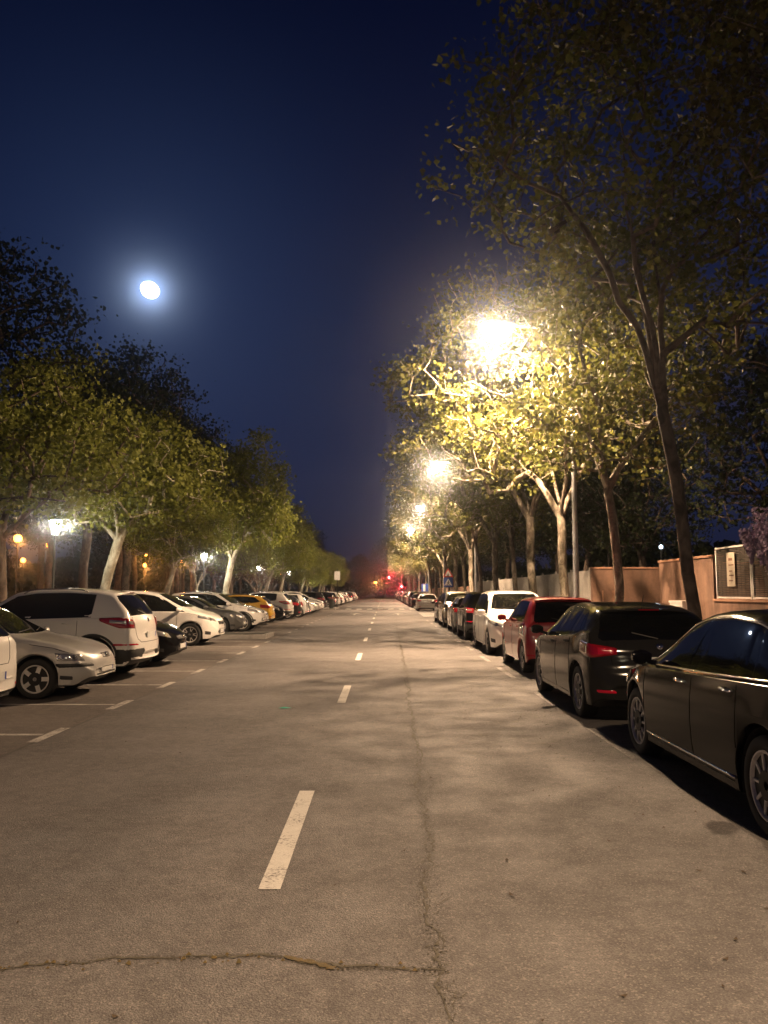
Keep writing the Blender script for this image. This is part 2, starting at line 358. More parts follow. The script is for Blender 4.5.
# scraps on the road
def scrap(x, y, s, mat, label, cat='litter'):
    m = MB(); n = 7
    vs = [(math.cos(2 * PI * i / n) * s * rnd.uniform(.5, 1.1), math.sin(2 * PI * i / n) * s * rnd.uniform(.4, .8), rnd.uniform(.004, .012)) for i in range(n)] + [(0, 0, .022)]
    m.add(vs, [(i, (i + 1) % n, n) for i in range(n)]); o = m.build('litter', mat, loc=(x, y, 0.003)); tag(o, label, cat, None)
scrap(-1.37, 11.25, 0.09, M['litter'], 'small teal scrap of litter lying on the left lane of the road')
scrap(-1.63, 3.45, 0.02, M['sign_white'], 'tiny white scrap lying beside the crack across the road')
lm = noisy('fallen_leaf', (0.03, 0.02, 0.01), (0.07, 0.045, 0.02), 8)
mb = MB()
for i in range(260):
    x = rnd.uniform(-3.6, 2.4) if i % 2 else rnd.uniform(1.2, 2.6); yy = rnd.uniform(2.5, 20); s = rnd.uniform(.008, .025); a = rnd.uniform(0, 6.28)
    vs = [(x + math.cos(a + k * PI / 2) * s * (1 if k % 2 else .5), yy + math.sin(a + k * PI / 2) * s * (1 if k % 2 else .5), .005 + (k % 2) * .006) for k in range(4)]
    mb.add(vs, [(0, 1, 2, 3)])
tag(mb.build('leaf_litter', lm), 'small dry leaves and grit scattered over the asphalt', 'leaf litter', None, 'stuff')

# planted island in the left bays, far kerbs
mb = MB(); mb.box((-6.8, 28.7, 0.06), (5.2, 1.8, 0.12)); tag(mb.build('island_soil', M['far_ground']), kind='structure')
kerb('kerb', -9.55, -4.05, 27.62, 27.78); kerb('kerb', -9.55, -4.05, 29.62, 29.78); kerb('kerb', -4.2, -4.05, 27.8, 29.6)
slab('crossing_refuge', 2.9, 4.68, 72.6, 79.2, 0.12, M['paving']); slab('crossing_refuge', -9.5, -4.4, 72.2, 79.4, 0.12, M['paving'])

# ------------------------------------------------------------------ cars
def smooth1(a, it):
    a = np.array(a, float)
    for _ in range(it):
        b = a.copy(); b[1:-1] = 0.25 * a[:-2] + 0.5 * a[1:-1] + 0.25 * a[2:]; a = b
    return a
def sstep(t): t = max(0.0, min(1.0, t)); return t * t * (3 - 2 * t)

class Shape:
    def __init__(s, p):
        s.p = p
        key = np.array(p['prof'], float)     # x, T, w from front to rear
        d = np.r_[0, np.cumsum(np.hypot(np.diff(key[:, 0]), np.diff(key[:, 1])))]
        n = 150; u = np.linspace(0, d[-1], n)
        x, T, w = (smooth1(np.interp(u, d, key[:, i]), p.get('sm', 5)) for i in range(3))
        for i in range(1, n): x[i] = min(x[i], x[i - 1] - 2e-4)
        xs = list(x); Ra = p['Ra']; rw = p['rw']; s.axles = (p['wb'] / 2, -p['wb'] / 2)
        for xa in s.axles:
            for k in range(0, 19):
                a = PI * k / 18; xs.append(xa + Ra * math.cos(a))
            xs += [xa + Ra + .003, xa - Ra - .003]
        xs = sorted(set(round(v, 5) for v in xs), reverse=True)
        xr = x[::-1]; Tr = T[::-1]; wr = w[::-1]
        s.xs = xs; s.x0 = x[0]; s.x1 = x[-1]
        bk = np.array(p['belt'], float)[::-1]
        s.fB = lambda X: float(np.interp(X, bk[:, 0], bk[:, 1]))
        s.fT = lambda X: float(np.interp(X, xr, Tr)); s.fw = lambda X: float(np.interp(X, xr, wr))
        s.edge = {}
        rows = []
        for X in xs:
            Tt = s.fT(X); B = min(s.fB(X), Tt - .022); W = s.fw(X)
            e = min(s.x0 - X, X - s.x1); zb = p['sill'] + .11 * (1 - sstep(e / .28)) ** 1.5
            for xa in s.axles:
                if abs(X - xa) <= Ra + 1e-4: zb = max(zb, rw + math.sqrt(max(0, Ra * Ra - (X - xa) ** 2)))
            zb = min(zb, B - .09)
            g = Tt - B
            hs = [zb, zb + .014, max(.40, zb + .028), max(.56, zb + .042), max(.5 * (.56 + B), zb + .056), B - .012, B]
            for k in range(5, 0, -1): hs[k] = min(hs[k], hs[k + 1] - .008)
            tuck = .035
            ws = [W - .05, W - .028, W - .004, W, W - .006, W - .03, W - tuck - .012]
            hk = p.get('tumble', .32)
            we = W - tuck - .03 - hk * g
            we = max(we, .3 * W)
            z6 = Tt - min(.078, .5 * g); z7 = Tt - min(.034, .22 * g)
            gl = [(ws[6] - .01, B + .12 * (z6 - B)), (ws[6] - .01 - (ws[6] - .01 - we) * .42, B + .5 * (z6 - B)), (we, z6), (we - .05, z7), (we - .14, Tt - .013), (we * .5, Tt - .003), (0, Tt)]
            row = [(0.0, zb + .0), (ws[0] * .6, zb)] + list(zip(ws, hs)) + gl
            s.edge[X] = z6
            rows.append((X, B, g, W, row))
        ex = sorted(s.edge); s.fE = lambda X: float(np.interp(X, ex, [s.edge[k] for k in ex]))
        vs = []; fs = []; mi = []; nr = len(rows[0][4]); per = 2 * nr - 2
        for X, B, g, W, row in rows:
            full = row + [(-yy, zz) for yy, zz in row[-2:0:-1]]
            for yy, zz in full:
                f = yy * yy / (.9 * .9); xx = X
                up = sstep((zz - B) / .2) * sstep(g / .3)
                xx -= (1 if X > 0 else -1) * f * (.13 * up * sstep(abs(X) / .9) + .15 * sstep((abs(X) - (p['wb'] / 2 + Ra)) / .45) * (1 - up))
                vs.append((xx, yy, zz))
        m = len(rows)
        for i in range(m - 1):
            for j in range(per):
                k = (j + 1) % per
                fs.append((i * per + j, (i + 1) * per + j, (i + 1) * per + k, i * per + k))
                mi.append(1 if (j in (0, 1) or j in (per - 1, per - 2)) else 0)
        for i in (0, m - 1):
            # end caps: ladder of quads between left and right halves
            for j in range(nr - 1):
                a = i * per + j; b = i * per + j + 1; c = i * per + (per - j - 1) % per; d_ = i * per + (per - j) % per
                qd = [a, b, c, d_]; qd2 = []
                for t_ in qd:
                    if t_ not in qd2: qd2.append(t_)
                if len(qd2) > 2: fs.append(tuple(qd2) if i else tuple(qd2[::-1])); mi.append(0)
        s.v = vs; s.f = fs; s.mi = mi
        s.bvh = BVHTree.FromPolygons([Vector(v) for v in vs], fs)
    def cast(s, o, d):
        h = s.bvh.ray_cast(Vector(o), Vector(d).normalized())
        if h[0] is None: h = s.bvh.find_nearest(Vector(o) + Vector(d).normalized() * 2.2)
        p, n = h[0], h[1]
        if n.dot(Vector(d)) > 0: n = -n
        return p, n
    def ray(s, mode, a, b):
        if mode == 'L': return s.cast((a, 3, b), (0, -1, 0))
        if mode == 'R': return s.cast((a, -3, b), (0, 1, 0))
        if mode == 'rear': return s.cast((-5, a, b), (1, 0, 0))
        if mode == 'front': return s.cast((5, a, b), (-1, 0, 0))
        if mode == 'top': return s.cast((a, b, 3), (0, 0, -1))
        cx, cy = mode; t = R(a)
        return s.cast((cx + 3 * math.cos(t), cy + 3 * math.sin(t), b), (-math.cos(t), -math.sin(t), 0))
    def patch(s, mb, mode, lo, hi, nu=14, nv=6, off=.004, edge=-.004, mi=None):
        def res(pl, n):
            pl = np.array(pl, float); d = np.r_[0, np.cumsum(np.hypot(np.diff(pl[:, 0]), np.diff(pl[:, 1])))]
            u = np.linspace(0, d[-1], n + 1); return np.c_[np.interp(u, d, pl[:, 0]), np.interp(u, d, pl[:, 1])]
        a = res(lo, nu); b = res(hi, nu); vs = []
        for j in range(nv + 1):
            for i in range(nu + 1):
                c = a[i] + (b[i] - a[i]) * j / nv; p, n = s.ray(mode, c[0], c[1])
                o = edge if (i in (0, nu) or j in (0, nv)) else off
                vs.append(p + n * o)
        fs = [(j * (nu + 1) + i, j * (nu + 1) + i + 1, (j + 1) * (nu + 1) + i + 1, (j + 1) * (nu + 1) + i) for j in range(nv) for i in range(nu)]
        mb.add(vs, fs, mi)
    def strip(s, mb, mode, pts, w=.004, off=.0015, step=.04, mi=None):
        P_ = []
        for a, b in zip(pts, pts[1:]):
            n = max(1, int(math.hypot(b[0] - a[0], b[1] - a[1]) / (step if isinstance(mode, str) else step * 30)))
            P_ += [(a[0] + (b[0] - a[0]) * i / n, a[1] + (b[1] - a[1]) * i / n) for i in range(n)]
        P_.append(pts[-1]); pp = []
        for a, b in P_:
            p, n = s.ray(mode, a, b); pp.append(p + n * off)
        mb.tube(pp, w, 5, mi=mi)

def wheel(parent, x, y, z, rw, style, side, rim=.7, rimmat=None):
    """wheel on side +1 (left) or -1 (right); axis along y"""
    rot = Matrix.Translation((x, y, z)) @ Matrix.Rotation(-side * PI / 2, 4, 'X')
    # local z = outward
    rr = rw * rim; h = .1
    hub = MB(); hub.lathe([(0.001, -.02), (rr * .98, -.02), (rr * .98, -.12), (.001, -.12)], 24, rot); hub.lathe([(.001, .0), (.1, 0), (.1, -.03)], 16, rot)
    w = hub.build('wheel', M['rim_dark'], parent, True, angle=40)
    t = MB(); t.lathe([(rr, -.18), (rw * .93, -.2), (rw, -.17), (rw, -.02), (rw * .975, -.002), (rw * .93, .008), (rw * .8, .012), (rr * 1.03, .004), (rr, -.012)], 40, rot)
    t.build('tyre', M['tyre'], w, True, angle=50)
    m = MB(); m.lathe([(rr * 1.0, -.1), (rr * 1.0, .003), (rr * .95, .004), (rr * .9, -.018), (rr * .9, -.09)], 40, rot)
    m.lathe([(.001, .0), (.03, .0), (.045, -.004), (.055, -.025)], 16, rot)
    n, wd, twin = {5: (5, .085, 0), 10: (10, .028, 0), 7: (7, .032, 0), 55: (5, .022, 1), 0: (9, .035, 0)}[style]
    for k in range(n):
        for tw in ((-.5, .5) if twin else (0,)):
            a = 2 * PI * k / n; a2 = a + tw * .45
            def pt(r_, ang, off, zz):
                return rot @ Vector((r_ * math.cos(ang) - off * math.sin(ang), r_ * math.sin(ang) + off * math.cos(ang), zz))
            vs = []
            for r_, ang, hw, zz in ((.035, a, wd * .55, -.004), (rr * .55, a + (a2 - a) * .6, wd * .45, -.006), (rr * .93, a2, wd * .5, -.012)):
                vs += [pt(r_, ang, -hw, zz - .03), pt(r_, ang, -hw * .7, zz), pt(r_, ang, hw * .7, zz), pt(r_, ang, hw, zz - .03)]
            m.add(vs, [(i * 4 + j, i * 4 + j + 1, i * 4 + j + 5, i * 4 + j + 4) for i in range(2) for j in range(3)])
    m.build('rim', rimmat or M['rim'], w, True, angle=35)
    return w

def car(name, p, col, detail=True):
    """front = +x, origin between the axles on the ground"""
    S = Shape(p); root = empty(name)
    mb = MB(); mb.v = S.v; mb.f = S.f; mb.mi = S.mi
    body = mb.build('body', [col, M['plastic']], root, True, angle=42)
    ub = MB(); Rr = S.p['rw']
    ub.box((0, 0, p['sill'] + .19), (p['wb'] + 1.0, 1.15, .34)); ub.build('underbody', M['plastic'], root)
    hwf = S.fw(S.axles[0]); hwr = S.fw(S.axles[1])
    for sd in (1, -1):
        wheel(root, S.axles[0], sd * (hwf - .035), Rr, Rr, p['rims'], sd, rimmat=p.get('rimmat')); wheel(root, S.axles[1], sd * (hwr - .035), Rr, Rr, p['rims'], sd, rimmat=p.get('rimmat'))
    # side glass
    bot = lambda X: S.fB(X) + .028
    top = lambda X: S.fE(X) - p.get('rail', .022)
    for sd in ('L', 'R'):
        b0, t0, b1, t1 = p['dlo']           # front-bottom x, front-top x, rear-bottom x, rear-top x
        def band(f0, f1, name_, mat, off, nu, grow=0.0, edge=-.004):
            mbx = MB(); lo = []; hi = []; n = nu
            for i in range(n + 1):
                f = f0[0] + (f1[0] - f0[0]) * i / n, f0[1] + (f1[1] - f0[1]) * i / n
                lo.append((f[0], bot(f[0]) - grow)); hi.append((f[1], max(top(f[1]) + grow, bot(f[0]) - grow + .004)))
            vs = []; nv = 6
            for j in range(nv + 1):
                for i in range(n + 1):
                    X = lo[i][0] + (hi[i][0] - lo[i][0]) * j / nv; Z = lo[i][1] + (hi[i][1] - lo[i][1]) * j / nv
                    if j < nv: Z = min(Z, max(top(X) + grow, lo[i][1] + .001 * j))
                    pt, nn = S.ray(sd, X, Z); o = edge if (i in (0, n) or j in (0, nv)) else off
                    vs.append(pt + nn * o)
            mbx.add(vs, [(j * (n + 1) + i, j * (n + 1) + i + 1, (j + 1) * (n + 1) + i + 1, (j + 1) * (n + 1) + i) for j in range(nv) for i in range(n)])
            ob = mbx.build(name_, mat, root, True); return lo, hi
        lo, hi = band((b0 + .02, t0 + .015), (b1 - .02, t1 - .015), 'window_surround', M['glass'], .005, 40, .012, .001)
        for (xb0, xt0, xb1, xt1) in p['panes']: band((xb0, xt0), (xb1, xt1), 'side_window', M['glass'], .0075, 14, 0, .002)
        if p.get('chrome'):
            c = MB(); loop = lo + hi[::-1] + lo[:1]; S.strip(c, sd, loop, .0085, .006, .05); c.build('window_trim', M['chrome'], root, True)
            c = MB(); S.strip(c, sd, [(S.axles[0] - p['Ra'] - .03, .29), (S.axles[1] + p['Ra'] + .03, .29)], .011, .003, .1); c.build('sill_trim', M['chrome'], root, True)
        # door gaps and handles
        g = MB(); zs = p['sill'] + .07
        for x in p['doors']:
            S.strip(g, sd, [(x - .02, zs), (x, .55), (x, S.fB(x) + .0)], .0045, -.0005)
        S.strip(g, sd, [(p['doors'][0], zs), (p['doors'][-1], zs)], .0045, -.0005, .08)
        x = S.axles[0] + .25; S.strip(g, sd, [(S.axles[0] - .1, min(S.fT(S.axles[0] - .1) - .05, S.fB(S.axles[0]) + .0)), (x, S.fB(x) - .01), (x + .3, S.fB(x + .3) - .015)], .004, -.001)
        g.build('door_gap', M['gap'], root)
        for x in p['handles']:
            hb = MB(); z = S.fB(x) - .085; a, n_ = S.ray(sd, x, z); b, _ = S.ray(sd, x + .17, z + .006)
            m_ = (a + b) / 2 + n_ * .026; hb.tube([a, a + n_ * .02 + (b - a) * .12, m_, b + n_ * .02 - (b - a) * .12, b], [.008, .013, .014, .013, .008], 7)
            hb.build('door_handle', M['chrome'] if p.get('chrome') else col, root, True)
        # mirror
        sg = 1 if sd == 'L' else -1; mm = MB(); xm = p['dlo'][0] - .16; zm = S.fB(xm) + .085; w = S.fw(xm)
        rows = []
        for t_, sx, sz in ((0, .03, .03), (.04, .055, .055), (.11, .062, .07), (.17, .055, .062), (.2, .03, .035)):
            rows.append([(xm + .05 - t_ * .35 + sx * math.cos(a) * (1.2 if math.cos(a) > 0 else .55), sg * (w - .03 + t_), zm + sz * math.sin(a)) for a in [2 * PI * k / 12 for k in range(12)]])
        vs = [v for r_ in rows for v in r_]; fs = [(i * 12 + j, i * 12 + (j + 1) % 12, (i + 1) * 12 + (j + 1) % 12, (i + 1) * 12 + j) for i in range(4) for j in range(12)] + [tuple(range(12)), tuple(range(48, 60))]
        mm.add(vs, fs); mm.tube([(xm, sg * (w - .09), zm - .07), (xm, sg * (w + .04), zm - .03)], .022, 6)
        mr = mm.build('mirror', p.get('mirmat') or col, root, True, angle=60)
        # arch trim / cladding
        if p.get('clad'):
            cl = MB()
            for xa in S.axles:
                lo_ = [(xa + (p['Ra'] + .004) * math.cos(a), Rr + (p['Ra'] + .004) * math.sin(a)) for a in np.linspace(.05, PI - .05, 24)]
                hi_ = [(xa + (p['Ra'] + .075) * math.cos(a), Rr + (p['Ra'] + .075) * math.sin(a)) for a in np.linspace(-.02, PI + .02, 24)]
                S.patch(cl, sd, lo_, hi_, 24, 2, .012, .002)
            S.patch(cl, sd, [(S.axles[0] - p['Ra'] - .03, p['sill'] + .02), (S.axles[1] + p['Ra'] + .03, p['sill'] + .02)], [(S.axles[0] - p['Ra'] - .07, p['sill'] + .17), (S.axles[1] + p['Ra'] + .07, p['sill'] + .17)], 16, 2, .01, .001)
            cl.build('wheel_arch_trim', M['plastic'], root, True)
        if p.get('rubstrip'):
            c = MB(); S.strip(c, sd, [(S.axles[0] - .5, .52), (S.axles[1] + .45, .52)], .016, .0, .1); c.build('rubbing_strip', M['plastic'], root, True)
        if p.get('rails'):
            c = MB(); pts = []
            for t_ in np.linspace(p['dlo'][1] - .1, p['dlo'][3] + .15, 12):
                q_, n_ = S.ray('top', t_, sg * (S.fw(t_) - .1 - p.get('tumble', .32) * (S.fT(t_) - S.fB(t_)))); pts.append(q_ + n_ * (.035 if .0 < 1 else 0))
            pts[0].z -= .035; pts[-1].z -= .035; c.tube(pts, .014, 6); c.build('roof_rail', M['chrome'], root, True)
        # head and tail lights
        hl = p['head']; c = MB(); mode = (S.x0 - .75, sg * .38)
        def ang(a): return a if sg > 0 else -a
        S.patch(c, mode, [(ang(a), z) for a, z in hl[0]], [(ang(a), z) for a, z in hl[1]], 16, 6, .01, -.004)
        h_ = c.build('headlight', M['clear_lens'], root, True)
        dk = MB()
        for a, z, r_ in p.get('bulbs', []):
            q_, n_ = S.ray(mode, ang(a), z); mt = Matrix.Translation(q_ + n_ * .009) @ n_.to_track_quat('Z', 'Y').to_matrix().to_4x4()
            dk.lathe([(r_, .0), (r_ * .9, .004), (r_ * .7, -.0), (.001, .003)], 16, mt)
        if dk.v: dk.build('lamp_reflector', M['chrome'], h_, True)
        tl = p['tail']; c = MB(); mode = (S.x1 + .75, sg * .38)
        def angt(a): return a if sg > 0 else -a
        S.patch(c, mode, [(angt(a), z) for a, z in tl[0]], [(angt(a), z) for a, z in tl[1]], 18, 8, .016, -.004)
        tlo = c.build('tail_light', M['red_lens'], root, True)
        if p.get('tailband'):
            tb = p['tailband']; c = MB(); S.patch(c, mode, [(angt(a), z) for a, z in tb[0]], [(angt(a), z) for a, z in tb[1]], 8, 3, .02, .0165)
            c.build('indicator_lens', M[p.get('bandmat', 'clear_lens')], tlo, True)
        if p.get('refl'):
            z, a0, a1 = p['refl']; c = MB(); S.patch(c, mode, [(angt(a0), z - .022), (angt(a1), z - .022)], [(angt(a0), z + .022), (angt(a1), z + .022)], 8, 2, .008, -.002)
            c.build('rear_reflector', M['red_bright'], root, True)
        if p.get('fog'):
            a, z, r_ = p['fog']; mode = (S.x0 - .75, sg * .38); c = MB(); aa = ang(a)
            S.patch(c, mode, [(aa - 9 * sg, z - r_), (aa + 11 * sg, z - r_ * .7)], [(aa - 9 * sg, z + r_ * .6), (aa + 11 * sg, z + r_)], 6, 4, .004, -.003); c.build('fog_lamp_recess', M['plastic'], root, True)
    # windshields
    def xwin(front):
        c = MB(); z0, z1, y0, y1 = p['wind'] if front else p['rearwin']; md = 'front' if front else 'rear'
        lo_ = [(y0 * t_, z0 + (.02 * (1 - abs(t_)) if not front else -.015 * (1 - t_ * t_))) for t_ in np.linspace(-1, 1, 12)]
        hi_ = [(y1 * t_, z1 + .015 * (1 - t_ * t_)) for t_ in np.linspace(-1, 1, 12)]
        S.patch(c, md, lo_, hi_, 20, 10, .005, .0); g_ = c.build('windshield' if front else 'rear_window', M['glass'], root, True)
        if not front and p.get('wiper', True):
            w_ = MB(); S.strip(w_, md, [(0, z0 + .02), (.3, z0 + .09)], .008, .015); w_.build('wiper', M['plastic'], root)
        if front:
            w_ = MB(); S.strip(w_, md, [(.1, z0 + .0), (.55, z0 + .05)], .007, .014); S.strip(w_, md, [(-.5, z0 + .0), (.02, z0 + .035)], .007, .014); w_.build('wiper', M['plastic'], root)
    xwin(True); xwin(False)
    # grille, intake
    c = MB(); z0, z1, hw = p['grille']; S.patch(c, 'front', [(-hw * .85, z0), (hw * .85, z0)], [(-hw, z1), (hw, z1)], 16, 4, .004, -.003); c.build('grille', M['plastic'], root, True)
    c = MB()
    for k in range(p.get('bars', 2)):
        z = z0 + (z1 - z0) * (k + .5) / max(1, p.get('bars', 2)); S.strip(c, 'front', [(-hw * .9, z), (hw * .9, z)], .007, .005, .08)
    mt_, nn = S.ray('front', 0, (z0 + z1) / 2); mm_ = Matrix.Translation(mt_ + nn * .012) @ nn.to_track_quat('Z', 'Y').to_matrix().to_4x4(); c.lathe([(.001, .006), (.045, .004), (.05, -.01)], 16, mm_)
    c.build('grille_trim', M['chrome'], root, True)
    c = MB(); z0, z1, hw = p['intake']; S.patch(c, 'front', [(-hw, z0), (hw, z0)], [(-hw * .92, z1), (hw * .92, z1)], 14, 3, .003, -.003); c.build('air_intake', M['plastic'], root, True)
    if p.get('bumpstrip'):
        c = MB(); z = p['bumpstrip']
        for sg in (1, -1): S.patch(c, (S.x0 - .75, sg * .38), [(sg * 8, z - .035), (sg * 84, z - .035)], [(sg * 8, z + .035), (sg * 84, z + .035)], 14, 2, .014, -.002)
        c.build('bumper_strip', M['plastic'], root, True)
    if p.get('rearclad'):
        c = MB(); z0, z1 = p['rearclad']
        for sg in (1, -1): S.patch(c, (S.x1 + .75, sg * .38), [(sg * 179.9, z0), (sg * 96, z0)], [(sg * 179.9, z1), (sg * 96, z1)], 18, 4, .01, -.003)
        c.build('bumper_cladding', M['plastic'], root, True)
    # plates
    for md, z in (('front', p['platef']), ('rear', p['plater'])):
        q_, n_ = S.ray(md, 0, z); c = MB(); sx = 1 if md == 'front' else -1; mt = Matrix.Translation(q_ + Vector((sx * .012, 0, 0)))
        vs = [(x_, y_, z_) for x_ in (-.008, .008) for y_ in (-.26, .26) for z_ in (-.055, .055)]
        c.add([mt @ Vector(v) for v in vs], [(0, 1, 3, 2), (4, 6, 7, 5), (0, 4, 5, 1), (2, 3, 7, 6), (0, 2, 6, 4), (1, 5, 7, 3)], 0)
        e = .0105 * sx; y0_, y1_ = (-.255, -.215) if sx < 0 else (.215, .255)
        c.add([mt @ Vector(v) for v in ((e, y0_, -.05), (e, y1_, -.05), (e, y1_, .05), (e, y0_, .05))], [(0, 1, 2, 3)], 1)
        c.build('number_plate', [M['plate'], M['plate_blue']], root)
    # tailgate gap, bonnet gap
    g = MB(); zt = p['gate']; hw = p['gatew']
    S.strip(g, 'rear', [(-hw, zt[1]), (-hw * .93, zt[0] + .06), (-hw * .8, zt[0]), (hw * .8, zt[0]), (hw * .93, zt[0] + .06), (hw, zt[1])], .0055, -.001)
    g.build('tailgate_gap', M['gap'], root)
    b = MB(); q_, n_ = S.ray('rear', 0, zt[1] - .06); mt = Matrix.Translation(q_ + n_ * .008) @ n_.to_track_quat('Z', 'Y').to_matrix().to_4x4(); b.lathe([(.001, .006), (.038, .004), (.042, -.01)], 16, mt); b.build('badge', M['chrome'], root, True)
    if p.get('antenna'):
        x, le = p['antenna']; q_, n_ = S.ray('top', x, 0); a = MB(); a.tube([q_, q_ + Vector((-le * .55, 0, le * .8))], [.006, .003], 6); a.build('antenna', M['plastic'], root)
    if p.get('spoiler'):
        x, z = p['spoiler']; c = MB(); n = 12; vs = []
        for t_ in np.linspace(-1, 1, n + 1):
            y_ = t_ * .56; dz = -.03 * t_ * t_; dx = .1 * t_ * t_
            vs += [(x + .16 + dx, y_, z + .012 + dz), (x - .02 + dx, y_, z + .002 + dz), (x - .03 + dx, y_, z - .02 + dz), (x + .14 + dx, y_, z - .035 + dz)]
        c.add(vs, [(i * 4 + j, i * 4 + (j + 1) % 4, i * 4 + 4 + (j + 1) % 4, i * 4 + 4 + j) for i in range(n) for j in range(4)] + [(0, 1, 2, 3), tuple(range(4 * n, 4 * n + 4))[::-1]])
        c.build('roof_spoiler', col, root, True, angle=40)
        c = MB(); c.tube([(x - .034, -.13, z - .012), (x - .036, .13, z - .012)], .008, 6); c.build('brake_light', M['red_lens'], root)
    return root

T_ = {}
T_['sedan'] = dict(wb=2.71, rw=.325, Ra=.375, sill=.19, rims=10, chrome=True, tumble=.36, rail=.012,
  prof=[(2.29, .50, .42), (2.285, .60, .50), (2.22, .69, .64), (2.05, .775, .76), (1.7, .86, .86), (1.3, .93, .9), (1.02, .985, .91), (.62, 1.2, .91), (.28, 1.37, .91), (-.05, 1.45, .91), (-.5, 1.475, .91), (-.95, 1.45, .91), (-1.3, 1.375, .905), (-1.6, 1.25, .9), (-1.88, 1.12, .88), (-2.25, 1.085, .84), (-2.4, 1.05, .78), (-2.44, .9, .74), (-2.45, .72, .72), (-2.49, .62, .66), (-2.49, .5, .6)],
  belt=[(2.29, .48), (2.0, .7), (1.7, .8), (1.2, .885), (.9, .91), (-.5, .955), (-1.6, 1.0), (-2.0, 1.02), (-2.49, .98)],
  dlo=(.93, .18, -1.75, -1.32), panes=[(.86, .16, -.12, -.14), (-.2, -.2, -1.12, -1.02), (-1.18, -1.06, -1.66, -1.3)], doors=(1.0, -.16, -1.0), handles=(.0, -.93),
  head=([(14, .58), (70, .66)], [(16, .70), (66, .78)]), bulbs=[(30, .65, .05)], tail=([(182, .80), (112, .84)], [(176, .95), (108, .98)]), refl=(.42, 172, 150),
  wind=(1.0, 1.4, .7, .56), rearwin=(1.13, 1.4, .62, .5), wiper=False, grille=(.5, .7, .45), intake=(.27, .4, .55), platef=.42, plater=.84, gate=(.7, 1.02), gatew=.6, fog=(40, .36, .06))
T_['hatch'] = dict(wb=2.65, rw=.325, Ra=.372, sill=.2, rims=7, tumble=.46,
  prof=[(2.13, .48, .42), (2.12, .60, .5), (2.05, .70, .64), (1.9, .79, .76), (1.6, .89, .85), (1.25, .97, .88), (1.02, 1.02, .885), (.6, 1.25, .89), (.2, 1.42, .89), (-.2, 1.465, .89), (-.7, 1.465, .89), (-1.2, 1.43, .885), (-1.48, 1.385, .87), (-1.64, 1.32, .86), (-1.84, 1.14, .85), (-1.98, .98, .84), (-2.04, .9, .82), (-2.06, .7, .79), (-2.12, .62, .72), (-2.13, .48, .62)],
  belt=[(2.13, .46), (1.9, .7), (1.6, .82), (1.2, .91), (.9, .935), (-.5, .99), (-1.2, 1.05), (-1.6, 1.12), (-1.85, 1.1), (-2.13, .9)],
  dlo=(.93, .12, -1.52, -1.22), panes=[(.86, .1, -.1, -.12), (-.17, -.18, -.98, -.92), (-1.04, -.98, -1.42, -1.2)], doors=(1.0, -.13, -.98), handles=(.02, -.88),
  head=([(14, .60), (74, .72)], [(20, .72), (70, .84)]), bulbs=[(30, .68, .055)], tail=([(168, .84), (140, .79), (108, .84)], [(168, .92), (140, .97), (106, 1.0)]), tailband=([(164, .86), (148, .84)], [(163, .90), (147, .92)]), bandmat='red_bright', refl=(.40, 166, 146),
  wind=(1.05, 1.42, .69, .54), rearwin=(1.0, 1.335, .74, .6), grille=(.56, .66, .42), intake=(.27, .42, .55), platef=.42, plater=.76, gate=(.66, 1.0), gatew=.62, fog=(42, .36, .06), antenna=(-1.35, .2), spoiler=(-1.6, 1.385))
T_['small'] = dict(wb=2.39, rw=.31, Ra=.36, sill=.21, rims=5, tumble=.33,
  prof=[(1.99, .48, .42), (1.98, .62, .5), (1.9, .74, .64), (1.75, .84, .74), (1.45, .94, .82), (1.15, 1.0, .84), (.98, 1.04, .845), (.6, 1.27, .845), (.25, 1.44, .845), (-.2, 1.505, .845), (-.7, 1.51, .845), (-1.2, 1.49, .84), (-1.42, 1.43, .83), (-1.56, 1.22, .825), (-1.66, 1.04, .82), (-1.71, .92, .8), (-1.73, .7, .78), (-1.77, .62, .72), (-1.78, .48, .6)],
  belt=[(1.99, .46), (1.75, .74), (1.45, .86), (1.1, .93), (.8, .95), (-.6, .98), (-1.3, 1.0), (-1.78, .9)],
  dlo=(.88, .16, -1.3, -1.1), panes=[(.8, .14, -.12, -.14), (-.2, -.21, -1.2, -1.04)], doors=(.92, -.16, -.98), handles=(-.0, -.86),
  head=([(18, .62), (72, .74)], [(26, .76), (66, .92)]), bulbs=[(36, .72, .05)], tail=([(140, .72), (100, .76)], [(136, 1.0), (98, .96)]), tailband=([(130, .86), (108, .87)], [(130, .92), (108, .92)]), refl=(.38, 160, 146),
  wind=(1.08, 1.45, .64, .52), rearwin=(1.0, 1.42, .68, .58), grille=(.58, .68, .36), intake=(.28, .44, .5), platef=.42, plater=.52, gate=(.66, 1.0), gatew=.55, fog=(44, .36, .05), antenna=(.1, .25), spoiler=(-1.42, 1.46))
